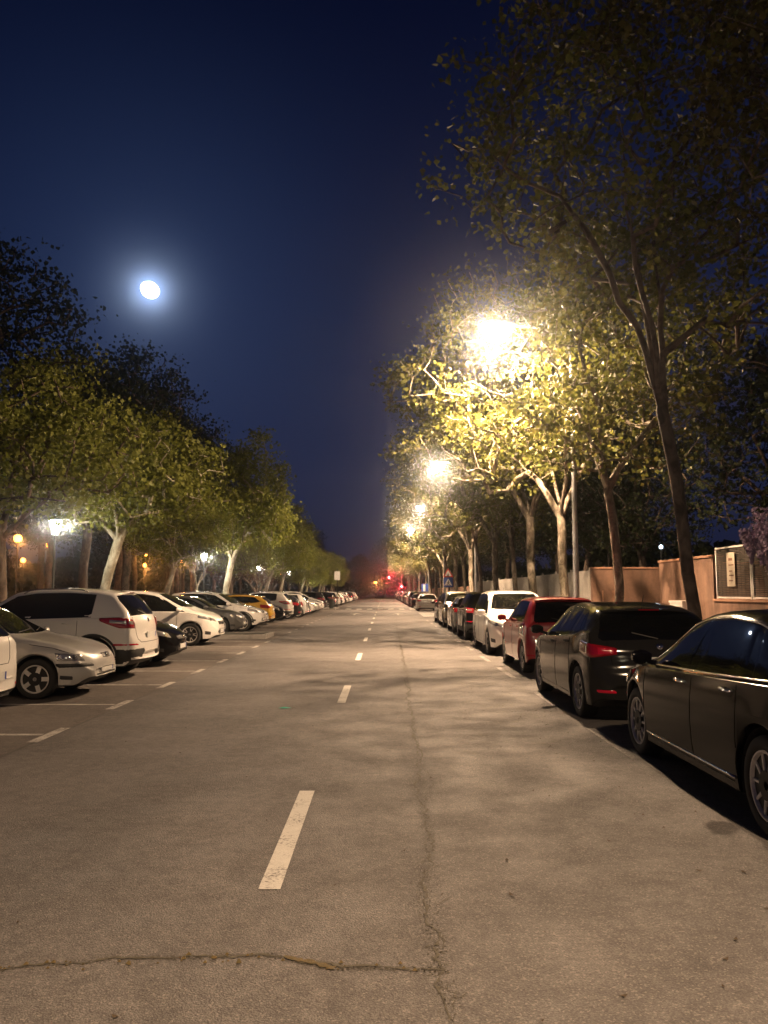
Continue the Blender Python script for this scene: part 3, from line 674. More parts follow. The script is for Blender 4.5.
T_['suv'] = dict(wb=2.64, rw=.35, Ra=.4, sill=.26, rims=5, tumble=.3, clad=True, rails=True,
  prof=[(2.1, .55, .5), (2.09, .7, .58), (2.03, .82, .7), (1.85, .92, .8), (1.5, 1.0, .9), (1.2, 1.06, .925), (1.0, 1.1, .925), (.6, 1.34, .925), (.25, 1.54, .925), (-.2, 1.61, .925), (-.8, 1.62, .925), (-1.4, 1.58, .92), (-1.68, 1.53, .9), (-1.86, 1.33, .89), (-2.0, 1.1, .88), (-2.06, 1.0, .86), (-2.08, .78, .84), (-2.14, .7, .78), (-2.15, .5, .66)],
  belt=[(2.1, .53), (1.85, .84), (1.5, .94), (1.1, 1.0), (.8, 1.03), (-.6, 1.07), (-1.3, 1.09), (-1.9, 1.1), (-2.15, 1.0)],
  dlo=(.9, .14, -1.24, -1.28), panes=[(.84, .12, -.12, -.13), (-.15, -.16, -1.2, -1.22)], doors=(.98, -.15, -1.02), handles=(.0, -.92),
  head=([(16, .74), (72, .84)], [(20, .86), (68, .96)]), bulbs=[(32, .81, .055)], tail=([(156, .9), (128, .91), (92, 1.04)], [(156, 1.06), (128, 1.11), (90, 1.09)]), tailband=([(150, .97), (112, 1.01)], [(150, 1.03), (112, 1.06)]), bandmat='clear_lens', refl=(.63, 160, 112), rearclad=(.28, .57),
  wind=(1.14, 1.54, .72, .58), rearwin=(1.12, 1.5, .78, .64), grille=(.72, .84, .42), intake=(.36, .54, .55), platef=.5, plater=.78, gate=(.66, 1.1), gatew=.66, fog=(44, .46, .06), antenna=(-1.5, .12), spoiler=(-1.68, 1.545))
T_['mpv'] = dict(wb=2.74, rw=.335, Ra=.385, sill=.2, rims=55, tumble=.28, mirmat=None,
  prof=[(2.2, .5, .5), (2.19, .66, .58), (2.13, .8, .7), (1.98, .9, .8), (1.7, .99, .885), (1.45, 1.06, .91), (1.3, 1.11, .915), (.8, 1.36, .915), (.35, 1.56, .915), (-.1, 1.63, .915), (-.8, 1.65, .915), (-1.5, 1.62, .91), (-1.8, 1.56, .9), (-1.95, 1.34, .89), (-2.06, 1.08, .88), (-2.12, .95, .86), (-2.14, .7, .83), (-2.19, .62, .76), (-2.2, .48, .64)],
  belt=[(2.2, .48), (1.98, .8), (1.7, .91), (1.4, .97), (1.0, 1.0), (-.6, 1.02), (-1.5, 1.06), (-2.2, .95)],
  dlo=(1.2, .24, -1.75, -1.5), panes=[(1.16, .62, .76, .5), (.7, .4, -.18, -.2), (-.25, -.26, -1.12, -1.1), (-1.2, -1.17, -1.66, -1.46)], doors=(.98, -.2, -1.1), handles=(-.04, -.98),
  head=([(12, .70), (76, .84)], [(16, .80), (72, .93)]), bulbs=[(34, .78, .05)], tail=([(154, .86), (96, .92)], [(150, 1.06), (94, 1.04)]), refl=(.45, 166, 150),
  wind=(1.16, 1.57, .72, .58), rearwin=(1.06, 1.5, .66, .56), grille=(.6, .74, .5), intake=(.28, .46, .62), platef=.42, plater=.78, gate=(.6, 1.02), gatew=.66, fog=(42, .38, .075), antenna=(-1.5, .18), spoiler=(-1.8, 1.575))
T_['oldsedan'] = dict(wb=2.58, rw=.30, Ra=.35, sill=.2, rims=5, tumble=.4, rubstrip=True, bumpstrip=.50,
  prof=[(2.12, .44, .5), (2.11, .56, .58), (2.05, .66, .68), (1.9, .73, .78), (1.6, .82, .83), (1.2, .9, .845), (.95, .94, .85), (.55, 1.16, .85), (.2, 1.34, .85), (-.1, 1.4, .85), (-.5, 1.42, .85), (-.9, 1.4, .85), (-1.2, 1.33, .845), (-1.5, 1.18, .84), (-1.75, 1.03, .83), (-2.1, 1.0, .8), (-2.24, .95, .76), (-2.27, .7, .72), (-2.31, .6, .66), (-2.31, .45, .58)],
  belt=[(2.12, .42), (1.9, .66), (1.6, .76), (1.2, .83), (.9, .86), (-.5, .89), (-1.5, .93), (-2.31, .9)],
  dlo=(.86, .1, -1.55, -1.15), panes=[(.78, .08, -.12, -.14), (-.19, -.2, -.98, -.92), (-1.04, -.98, -1.46, -1.14)], doors=(.94, -.15, -.98), handles=(.0, -.88),
  head=([(20, .55), (62, .57)], [(24, .67), (66, .695)]), bulbs=[(38, .61, .05), (58, .625, .045)], tail=([(165, .68), (106, .72)], [(165, .86), (104, .88)]),
  wind=(.97, 1.33, .66, .53), rearwin=(1.06, 1.33, .58, .48), wiper=False, grille=(.56, .66, .2), intake=(.24, .36, .5), platef=.42, plater=.74, gate=(.6, .94), gatew=.55, fog=(46, .32, .045), antenna=(.2, .3))
import copy
def V(base, **kw): d = copy.deepcopy(T_[base]); d.update(kw); return d

protos = {}
protos['sedan'] = car('parked_car', V('sedan'), P['midnight'])
protos['hatch'] = car('parked_car', V('hatch'), P['darkgrey'])
protos['small'] = car('parked_car', V('small'), P['red'])
protos['suv'] = car('parked_car', V('suv'), P['white'])
protos['mpv'] = car('parked_car', V('mpv'), P['white'])
protos['oldsedan'] = car('parked_car', V('oldsedan'), P['silver'])
used = set()
LEN = {k: (T_[k]['prof'][0][0], T_[k]['prof'][-1][0]) for k in T_}
def recolour(o, mat):
    for ch in o.children:
        n = ch.name.split('.')[0]
        if n in ('body', 'mirror', 'roof_spoiler', 'door_handle') and len(ch.material_slots):
            s = ch.material_slots[0]
            if s.material and s.material.name.endswith('_paint'): s.link = 'OBJECT'; s.material = mat
def put(kind, col, x, y, rz, label, group):
    o = protos[kind] if kind not in used else dup(protos[kind])
    used.add(kind); recolour(o, P[col]); o.location = (x, y, 0); o.rotation_euler = (0, 0, rz)
    tag(o, label, 'car', group); return o
for k in list(protos):      # keep pristine prototypes: first use moves them, later ones copy; reset colour through slots
    pass
TN = dict(sedan='saloon', hatch='hatchback', small='small hatchback', suv='SUV', mpv='people carrier', oldsedan='saloon')
CN = dict(black='black', darkgrey='dark grey', red='red', white='white', silver='silver', grey='grey', yellow='yellow', navy='navy', beige='beige', maroon='dark red', midnight='glossy black')
ORD = ['first', 'second', 'third', 'fourth', 'fifth', 'sixth', 'seventh', 'eighth', 'ninth', 'tenth', 'eleventh', 'twelfth', 'thirteenth', 'fourteenth', 'fifteenth', 'sixteenth', 'seventeenth', 'eighteenth', 'nineteenth', 'twentieth', 'twenty-first', 'twenty-second', 'twenty-third', 'twenty-fourth', 'twenty-fifth', 'twenty-sixth', 'twenty-seventh', 'twenty-eighth', 'twenty-ninth', 'thirtieth']
GR = 'cars parked along the right kerb'; GL = 'cars parked side by side in the left bays'
AW = PI / 2; TO = -PI / 2
put('sedan', 'midnight', 3.39, 6.79, AW, 'glossy black saloon with chrome window trim, nearest car on the right', GR)
put('hatch', 'darkgrey', 3.36, 11.87, AW, 'dark grey hatchback with roof aerial parked between the black saloon and the red car', GR)
put('small', 'red', 3.56, 17.36, AW, 'red small hatchback parked between the dark grey hatchback and the white people carrier', GR)
put('mpv', 'white', 3.56, 22.4, TO, 'white people carrier facing the viewer behind the red hatchback', GR)
put('suv', 'black', 3.6, 28.5, AW, 'black SUV with red reflector parked just beyond the white people carrier', GR)
for i, (k, c, y, d) in enumerate([('hatch', 'grey', 33.6, AW), ('mpv', 'beige', 38.5, TO), ('small', 'darkgrey', 43.2, AW)]):
    put(k, c, 3.6, y, d, '%s %s, %s car beyond the black SUV on the right' % (CN[c], TN[k], ORD[i]), GR)
put('hatch', 'silver', 3.62, 68.8, AW, 'silver hatchback parked alone just before the zebra crossing on the right', GR)
y = 83.5; i = 0; cols = ['darkgrey', 'navy', 'silver', 'white', 'grey', 'black', 'maroon', 'white', 'silver', 'grey']; ks = ['hatch', 'suv', 'small', 'mpv', 'hatch', 'oldsedan', 'suv', 'small']
while y < 198:
    c = cols[i % 10]; k = ks[i % 8]
    put(k, c, 3.6 + rnd.uniform(-.06, .06), y, AW, '%s %s, %s car beyond the zebra crossing along the right kerb' % (CN[c], TN[k], ORD[i]), GR); i += 1; y += 5.15 + rnd.uniform(-.15, .3)
def left(kind, col, y, edge, out, label):
    # out: nose towards the road (+x) ; edge = x of the bumper nearest the road
    f, r = LEN[kind]
    if out: return put(kind, col, edge - f, y, 0 + rnd.uniform(-.012, .012), label, GL)
    return put(kind, col, edge + r, y, PI + rnd.uniform(-.012, .012), label, GL)
left('small', 'white', 10.35, -4.95, False, 'white hatchback cut off by the frame, nearest car in the left bays')
left('oldsedan', 'silver', 12.95, -4.4, True, 'silver saloon with black bumper strip and its nose towards the road')
left('suv', 'white', 15.45, -4.4, False, 'white SUV with black cladding and its tail towards the road, beside the silver saloon').scale = (1, 1, 1.035)
left('hatch', 'black', 18.1, -4.48, True, 'black hatchback nose out, half hidden behind the nearest white SUV')
left('mpv', 'white', 25.0, -4.98, True, 'white people carrier nose out just before the planted island')
left('hatch', 'grey', 31.1, -5.35, True, 'grey hatchback nose out just beyond the planted island')
left('suv', 'white', 33.75, -5.0, True, 'white SUV nose out with dark wheel arches just beyond the grey hatchback')
left('hatch', 'white', 36.9, -5.3, True, 'white hatchback parked between the nose-out white SUV and the yellow car')
left('hatch', 'yellow', 40.2, -5.45, False, 'yellow hatchback with its tail towards the road, only yellow car')
seq = [('small', 'black', 43.0, -5.3, True), ('suv', 'silver', 46.0, -5.15, False), ('hatch', 'darkgrey', 48.8, -4.95, False), ('small', 'silver', 51.6, -4.85, False), ('hatch', 'grey', 54.3, -4.95, False), ('mpv', 'white', 57, -4.9, True), ('oldsedan', 'silver', 59.8, -4.9, True), ('hatch', 'white', 63, -4.85, True), ('mpv', 'white', 66.0, -4.9, True), ('suv', 'darkgrey', 69, -4.9, False)]
for i, (k, c, y, e, o) in enumerate(seq):
    left(k, c, y, e, o, '%s %s, %s car beyond the yellow hatchback in the left bays' % (CN[c], TN[k], ORD[i]))
y = 82.0; i = 0; cols = ['black', 'silver', 'white', 'white', 'darkgrey', 'silver', 'white', 'darkgrey', 'grey', 'silver', 'white']; ks = ['suv', 'hatch', 'small', 'mpv', 'hatch', 'oldsedan', 'small', 'suv', 'hatch']
while y < 152:
    c = cols[i % 11]; k = ks[i % 9]
    left(k, c, y, -4.85 + rnd.uniform(-.15, .15), i % 3 != 0, '%s %s, %s car beyond the zebra crossing in the left bays' % (CN[c], TN[k], ORD[i])); i += 1; y += 2.6 + (0 if i % 7 else 1.5)

# ------------------------------------------------------------------ street lamps
def light(name, loc, power, col, rad=.12, parent=None, kind='POINT', rot=None):
    l = bpy.data.lights.new(name, kind); l.energy = power; l.color = col; l.shadow_soft_size = rad
    o = bpy.data.objects.new(name, l); C.objects.link(o); o.location = loc
    if parent: o.parent = parent
    return o, l
LAMPC = (1.0, 0.66, 0.4)
def street_lamp_proto():
    r = empty('street_lamp'); m = MB(); m.tube([(0, 0, .13), (0, 0, 3), (0, 0, 8.2)], [.085, .075, .05], 14); m.lathe([(.13, .13), (.13, .2), (.09, .26), (.085, 1.2)], 14)
    m.build('pole', M['galv'], r, True, angle=40)
    a = MB(); pts = [(0, 0, 8.15), (-.06, 0, 8.55), (-.3, 0, 8.85), (-.8, 0, 9.02), (-1.75, 0, 9.12)]; a.tube(pts, [.05, .045, .04, .036, .032], 10); a.build('arm', M['galv'], r, True)
    h = MB(); rows = []
    for x, w, t in ((-1.5, .05, .05), (-1.62, .18, .09), (-1.9, .28, .15), (-2.25, .28, .15), (-2.5, .17, .1), (-2.58, .05, .03)):
        rows.append([(x, w * math.cos(b), 9.1 + max(0, math.sin(b)) * t) for b in [2 * PI * k / 16 for k in range(16)]])
    h.add([v for q_ in rows for v in q_], [(i * 16 + j, i * 16 + (j + 1) % 16, i * 16 + 16 + (j + 1) % 16, i * 16 + 16 + j) for i in range(5) for j in range(16)] + [tuple(range(16)), tuple(range(80, 96))])
    hd = h.build('lamp_head', M['galv'], r, True, angle=50)
    g = MB(); rows = []
    for z, k in ((9.095, 1), (8.97, 1.05), (8.8, .95), (8.67, .68), (8.61, .15)):
        rows.append([(-2.1 + .38 * k * math.cos(b), .3 * k * math.sin(b), z) for b in [2 * PI * q_ / 20 for q_ in range(20)]])
    g.add([v for q_ in rows for v in q_], [(i * 20 + j, i * 20 + (j + 1) % 20, i * 20 + 20 + (j + 1) % 20, i * 20 + 20 + j) for i in range(4) for j in range(20)] + [tuple(range(80, 100))])
    g.build('lamp_glass', M['lamp_glass'], hd, True)
    return r
sl = street_lamp_proto(); LY = [22.0, 46.0, 70.2, 94.5, 119, 143, 167]; 
for i, y in enumerate([-2.6, -27] + LY):
    o = sl if i == 0 else dup(sl); o.location = (5.27, y, 0)
    lab = {-2.6: 'tall galvanised street lamp behind the viewer on the right pavement', -27: 'tall galvanised street lamp furthest back behind the viewer'}.get(y)
    if y == 22: lab = 'tall grey street lamp with the largest glare, beside the pale-trunked plane tree'
    elif not lab: lab = 'lit street lamp over the right kerb, %s beyond the one with the largest glare' % ORD[i - 3]
    tag(o, lab, 'street lamp', 'street lamps along the right pavement')
    pk = 1.0 if y > 0 else 1.5
    light('lamp_light', (-2.12, 0, 8.46), 900 if y > 0 else 60, LAMPC, .12, o)
    _, l_ = light('lamp_beam', (-2.12, 0, 8.44), 6200 * pk, LAMPC, .14, o, 'SPOT'); l_.spot_size = R(178 if y > 0 else 150); l_.spot_blend = .2 if y > 0 else 1.0
def lantern_proto():
    r = empty('park_lantern'); m = MB(); m.lathe([(.11, .13), (.11, .4), (.06, .5), (.05, .9), (.038, 1.0), (.032, 3.3), (.05, 3.32), (.05, 3.36), (.02, 3.4)], 12); m.build('pole', M['dark_metal'], r, True, angle=40)
    f = MB()
    for k in range(6):
        a = 2 * PI * k / 6; f.tube([(.11 * math.cos(a), .11 * math.sin(a), 3.42), (.23 * math.cos(a), .23 * math.sin(a), 3.9)], .011, 5)
    f.lathe([(.02, 3.38), (.12, 3.4), (.12, 3.43), (.02, 3.43)], 6); f.lathe([(.26, 3.9), (.25, 3.93), (.12, 4.03), (.05, 4.06), (.03, 4.12), (.001, 4.14)], 6)
    fr = f.build('lantern_frame', M['dark_metal'], r)
    g = MB(); g.lathe([(.001, 3.44), (.1, 3.44), (.215, 3.89), (.001, 3.89)], 6); g.build('lantern_glass', M['lantern_glass'], fr)
    return r
lp = lantern_proto()
for i, y in enumerate([25.6, 46.5, 67, 88, 109, 130]):
    o = lp if i == 0 else dup(lp); o.location = (-10.45 if i else -10.55, y, 0)
    tag(o, 'white-lit lantern on a dark pole, %s' % ('nearest, left of the leaning pale trunk' if i == 0 else '%s beyond the nearest one on the left pavement' % ORD[i - 1]), 'street lamp', 'white park lanterns along the left pavement')
    light('lantern_light', (.38, 0, 3.66), 200, (1, .84, .62), .12, o); light('lantern_light', (-.38, 0, 3.66), 110, (1, .84, .62), .12, o)
am = None
for i, (x, y, h, s, lab) in enumerate([(-16.5, 36, 4.0, .17, 'amber globe lamp, largest, behind the nearest left trunk'), (-27.5, 61, 4.0, .17, 'amber globe lamp low under the largest one at the left edge'), (-32, 76, 6.1, .09, 'tiny amber globe lamp right of the largest one'), (-21.5, 72, 4.0, .15, 'lower amber globe lamp of the close pair right of the leaning trunk'), (-20.8, 70, 4.7, .13, 'upper amber globe lamp of the close pair right of the leaning trunk'), (-16, 63, 4.0, .18, 'amber globe lamp on a post just left of the second white lantern'), (-19, 98, 4.2, .16, 'amber globe lamp far off under the trees beyond the second white lantern'), (-14, 108, 4.0, .15, 'amber globe lamp far off near the middle of the left tree row'), (-2.3, 212, 4.1, .42, 'amber lamp at the far end of the road left of the red signal')]):
    if am is None:
        r = empty('globe_lamp'); m = MB(); m.lathe([(.07, 0), (.07, .3), (.04, .4), (.035, 3.8), (.08, 3.84), (.08, 3.88)], 10); m.build('pole', M['dark_metal'], r, True, angle=40)
        g = MB(); g.lathe([(.001, 3.8)] + [(.18 * math.sin(a), 4 - .18 * math.cos(a)) for a in np.linspace(.4, PI - .01, 10)], 16); g.build('lamp_globe', M['amber'], r, True); am = r; o = r
    else: o = dup(am)
    o.location = (x, y, 0); o.scale = (s / .17, s / .17, h / 4.0); tag(o, lab, 'lamp', 'amber globe lamps in the park')
    l_, d_ = light('globe_light', (x + .3, y - .3, h - .25 if i < 8 else h), 110 if i < 8 else 300, (1, .36, .08), .15)
    l_.parent = o; l_.location = ((.35) / (s / .17), -.4 / (s / .17), 3.75)
r = empty('wall_lamp', (9.7, 28.0, 0)); m = MB(); m.tube([(0, 0, 0), (0, 0, 3.1)], .03, 8); m.build('pole', M['dark_metal'], r); g = MB(); g.lathe([(.001, 3.1), (.06, 3.12), (.07, 3.2), (.001, 3.26)], 10); g.build('lamp_globe', M['bluelamp'], r, True)
tag(r, 'small cool white garden lamp glowing above the wall', 'lamp')

# traffic light over the far end
r = empty('traffic_light', (3.3, 151, 0)); m = MB(); m.tube([(0, 0, 0), (0, 0, 5.0)], [.09, .07], 10); m.tube([(0, 0, 4.95), (-1.2, 0, 5.2), (-2.4, 0, 5.2)], .05, 8); m.build('mast', M['galv'], r, True)
for hx, hz in ((-2.35, 4.0), (0.0, 2.3)):
    m = MB(); m.box((hx, -.14, hz + .0), (.34, .22, .98)); m.box((hx, .0, hz + .45), (.06, .1, .5)); hd = m.build('signal_head', M['sign_black'], r)
    for k, z in enumerate((.31, 0, -.31)):
        m = MB(); m.lathe([(.001, .03), (.15, .015), (.155, 0)], 16, Matrix.Translation((hx, -.255, hz + z)) @ Matrix.Rotation(PI / 2, 4, 'X')); m.build('signal_lens', M['redlight'] if k == 0 else M['deadlens'], hd)
        m = MB(); m.lathe([(.16, 0), (.16, .14)], 16, Matrix.Translation((hx, -.25, hz + z)) @ Matrix.Rotation(PI / 2, 4, 'X')); m.build('visor', M['sign_black'], hd)
tag(r, 'traffic light showing red over the far end of the road, on a mast', 'traffic light')
light('signal_light', (-2.35, -.6, 4.3), 750, (1, .05, .05), .1, r); light('signal_light', (0, -.6, 2.6), 260, (1, .05, .05), .1, r)

# pedestrian crossing sign: triangle above a blue square
r = empty('crossing_sign', (4.95, 62, 0)); m = MB(); m.tube([(0, 0, .13), (0, 0, 3.4)], .035, 8); m.build('post', M['galv'], r)
def flat(mb, pts, y, t=.012, mi=None):
    n = len(pts); vs = [(x, y, z) for x, z in pts] + [(x, y + t, z) for x, z in pts]
    mb.add(vs, [tuple(range(n)), tuple(range(n, 2 * n))[::-1]] + [(i, i + n, (i + 1) % n + n, (i + 1) % n) for i in range(n)], mi)
def tri(cx, cz, s): return [(cx - s, cz - s * .577), (cx + s, cz - s * .577), (cx, cz + s * 1.155)]
m = MB(); flat(m, tri(0, 2.98, .4), -.06, mi=0); flat(m, tri(0, 2.98, .27), -.064, .003, 1)
m.tube([(0, -.068, 3.0), (0, -.068, 2.86)], .03, 6, mi=2); m.tube([(-.02, -.068, 2.9), (-.08, -.068, 2.8)], .018, 5, mi=2); m.tube([(.02, -.068, 2.9), (.07, -.068, 2.8)], .018, 5, mi=2)
m.build('warning_triangle', [M['sign_red'], M['sign_white'], M['sign_black']], r)
m = MB(); flat(m, [(-.36, 1.98), (.36, 1.98), (.36, 2.7), (-.36, 2.7)], -.06, mi=0); flat(m, tri(0, 2.28, .31), -.064, .003, 1)
m.lathe([(.001, 0), (.035, 0)], 10, Matrix.Translation((.02, -.067, 2.46)) @ Matrix.Rotation(PI / 2, 4, 'X'), mi=2)
for a, b, w in (((.02, 2.42), (0, 2.28), .035), ((0, 2.28), (-.1, 2.14), .022), ((0, 2.28), (.1, 2.14), .022), ((.02, 2.4), (-.09, 2.3), .016), ((.02, 2.4), (.11, 2.32), .016)): m.tube([(a[0], -.068, a[1]), (b[0], -.068, b[1])], w, 6, mi=2)
for k in range(4): m.box((-.18 + .12 * k, -.068, 2.12), (.06, .004, .035), mi=2)
m.build('crossing_panel', [M['sign_blue'], M['sign_white'], M['sign_black']], r)
tag(r, 'red triangle above a blue square crossing sign on a post beside the right kerb', 'road sign')
r = empty('street_sign', (4.95, 96, 0)); m = MB(); m.tube([(-.3, 0, .13), (-.3, 0, 2.6)], .03, 8); m.tube([(.3, 0, .13), (.3, 0, 2.6)], .03, 8); m.build('post', M['galv'], r)
m = MB(); m.box((0, -.05, 2.1), (.95, .03, .9), mi=0); m.box((-.14, -.07, 2.1), (.26, .004, .8), mi=1); m.build('sign_panel', [M['sign_blue'], M['sign_white']], r)
tag(r, 'blue and white panel sign far along the right kerb', 'road sign')
r = empty('street_sign', (-4.6, 79, 0)); m = MB(); m.tube([(0, 0, .1), (0, 0, 3.9)], .04, 8); m.build('post', M['dark_metal'], r); m = MB(); m.box((0, -.06, 3.2), (.55, .03, .85)); m.build('sign_panel', M['sign_white'], r)
tag(r, 'white blank panel sign on a dark post by the crossing on the left', 'road sign')
def bin_proto():
    r = empty('litter_bin'); m = MB(); m.lathe([(.001, .12), (.2, .12), (.24, .85), (.25, .88), (.25, .95), (.2, .98), (.16, .96), (.001, .9)], 14); m.build('bin_body', M['dark_metal'], r, True, angle=40)
    m = MB(); m.tube([(0, .2, .12), (0, .24, 1.2)], .03, 6); m.build('post', M['dark_metal'], r); return r
b_ = bin_proto(); b_.location = (-4.75, 72.9, 0); tag(b_, 'dark litter bin at the crossing kerb in front of the left cars', 'bin')

# ------------------------------------------------------------------ right boundary walls
def wall_path(name, pts, h, t, mat, label, cat, z0=.13):
    """plan polyline extruded"""
    r = empty(name, (pts[0][0], pts[0][1], 0)); m = MB(); cp = MB(); n = len(pts); L_ = []; R_ = []
    for i, (x, y) in enumerate(pts):
        a = pts[max(i - 1, 0)]; b = pts[min(i + 1, n - 1)]; d = math.hypot(b[0] - a[0], b[1] - a[1]); nx, ny = -(b[1] - a[1]) / d, (b[0] - a[0]) / d
        L_.append((x + nx * t / 2 - pts[0][0], y + ny * t / 2 - pts[0][1], nx, ny)); R_.append((x - nx * t / 2 - pts[0][0], y - ny * t / 2 - pts[0][1], nx, ny))
    for mm, za, zb_, ex in ((m, 0, h, 0), (cp, h + .002, h + .06, .03)):
        vs = []
        for l, r_ in zip(L_, R_):
            vs += [(l[0] + l[2] * ex, l[1] + l[3] * ex, za), (l[0] + l[2] * ex, l[1] + l[3] * ex, zb_), (r_[0] - r_[2] * ex, r_[1] - r_[3] * ex, zb_), (r_[0] - r_[2] * ex, r_[1] - r_[3] * ex, za)]
        fs = [(i * 4 + j, i * 4 + (j + 1) % 4, i * 4 + 4 + (j + 1) % 4, i * 4 + 4 + j) for i in range(n - 1) for j in range(4)] + [(0, 1, 2, 3), tuple(range(4 * n - 4, 4 * n))[::-1]]
        mm.add(vs, fs)
    m.build('wall_face', mat, r, True, angle=30); cp.build('coping', M['cap'], r); tag(r, label, cat); return r
cv = [(8.15 + 1.0 - 1.0 * math.cos(a), 23.2 + 1.0 * math.sin(a)) for a in np.linspace(0, PI / 2, 10)]
wall_path('boundary_wall', [(8.15, 19.55)] + cv + [(10.2, 24.25), (11.5, 24.25)], 2.45, .25, M['terracotta'], 'tall terracotta wall with a rounded corner behind the thick leaning trunk', 'wall')
wall_path('garden_wall', [(8.1, 2.0), (8.1, 19.42)], 1.38, .28, M['terracotta'], 'low terracotta wall carrying the white framed screen panels', 'wall')
wr = wall_path('side_wall', [(7.02, 27.2), (11.6, 27.2)], 2.38, .22, M['terracotta'], 'flat terracotta wall facing the viewer between grey fence and rounded wall', 'wall', 0)
m = MB(); m.box((.75, -.125, 1.2), (.16, .02, .9)); m.box((.35, -.125, 1.4), (.05, .02, .5)); m.build('vent_slot', M['cap'], wr)
r = empty('utility_box', (7.75, 20.9, .13)); m = MB(); m.box((0, 0, .6), (.35, .9, 1.2)); m.box((0, 0, 1.22), (.39, .94, .05)); m.build('cabinet', M['white_metal'], r); m = MB(); m.box((-.18, -.2, .6), (.012, .36, 1.0)); m.box((-.18, .2, .6), (.012, .36, 1.0)); m.build('door', M['fence_grey'], r)
tag(r, 'pale utility cabinet standing against the rounded terracotta wall', 'cabinet')
# screen panels above the low wall
for i, (y0, y1) in enumerate([(17.55, 19.4), (15.65, 17.5), (13.75, 15.6), (11.85, 13.7)]):
    r = empty('screen_panel', (8.05, y0, 1.45)); L = y1 - y0; m = MB()
    m.box((0, .02, .6), (.05, .04, 1.22)); m.box((0, L - .02, .6), (.05, .04, 1.22)); m.box((0, L / 2, .02), (.05, L - .08, .04)); m.box((0, L / 2, 1.19), (.05, L - .08, .04)); m.build('frame', M['white_metal'], r)
    m = MB()
    for k in range(28): m.box((.0, L / 2, .06 + k * .04), (.012, L - .09, .028))
    for k in range(9): m.tube([(-.012, .1 + k * (L - .2) / 8, .04), (-.012, .1 + k * (L - .2) / 8, 1.17)], .004, 5)
    m.build('screen_slats', M['reed'], r)
    tag(r, ['white framed dark slatted screen panel with a poster on it', 'white framed screen panel under the purple wisteria', 'white framed screen panel just past the wisteria, out of frame', 'white framed screen panel nearest the viewer on the low wall'][i], 'screen', 'screen panels on the low terracotta wall')
m = MB(); m.box((8.005, 18.5, 2.12), (.012, .42, .78), mi=0)
for z, w in ((2.35, .2), (2.22, .26), (2.08, .16), (1.98, .24), (1.86, .2)): m.box((7.997, 18.5 + rnd.uniform(-.04, .04), z), (.003, w, .03 if z < 2.3 else .06), mi=1)
tag(m.build('poster', [M['poster'], M['ink']]), 'faded beige poster fixed on the dark screen panel', 'poster')
# grey bar fence
r = empty('bar_fence', (7.0, 27.4, .13)); m = MB(); L = 33
m.box((0, L / 2, .12), (.04, L, .05)); m.box((0, L / 2, 2.05), (.04, L, .05)); m.build('rail', M['fence_grey'], r)
m = MB(); k = 0
while k * .14 < L: m.box((-.03, k * .14, 1.1), (.022, .09, 2.2)); k += 1
m.build('bars', M['fence_grey'], r)
for k in range(0, 13): m = MB(); m.box((0.03, k * 2.7, 1.15), (.07, .07, 2.3)); m.build('post', M['fence_grey'], r)
tag(r, 'pale grey close-barred metal fence running beyond the terracotta walls', 'fence')
wall_path('far_wall', [(7.1, 60.6), (7.1, 200)], 2.0, .25, M['terracotta'], 'long plain wall behind the far plane trees on the right', 'wall')
r = empty('rail_fence', (-14.5, 30, 0)); m = MB()
for z in (.45, .85): m.box((0, 55, z), (.06, 110, .09))
m.build('rail', M['brown_bark'], r)
for k in range(45): m = MB(); m.box((0, k * 2.5, .5), (.1, .1, 1.0)); m.build('post', M['brown_bark'], r)
tag(r, 'low wooden rail fence at the edge of the park on the left', 'fence')

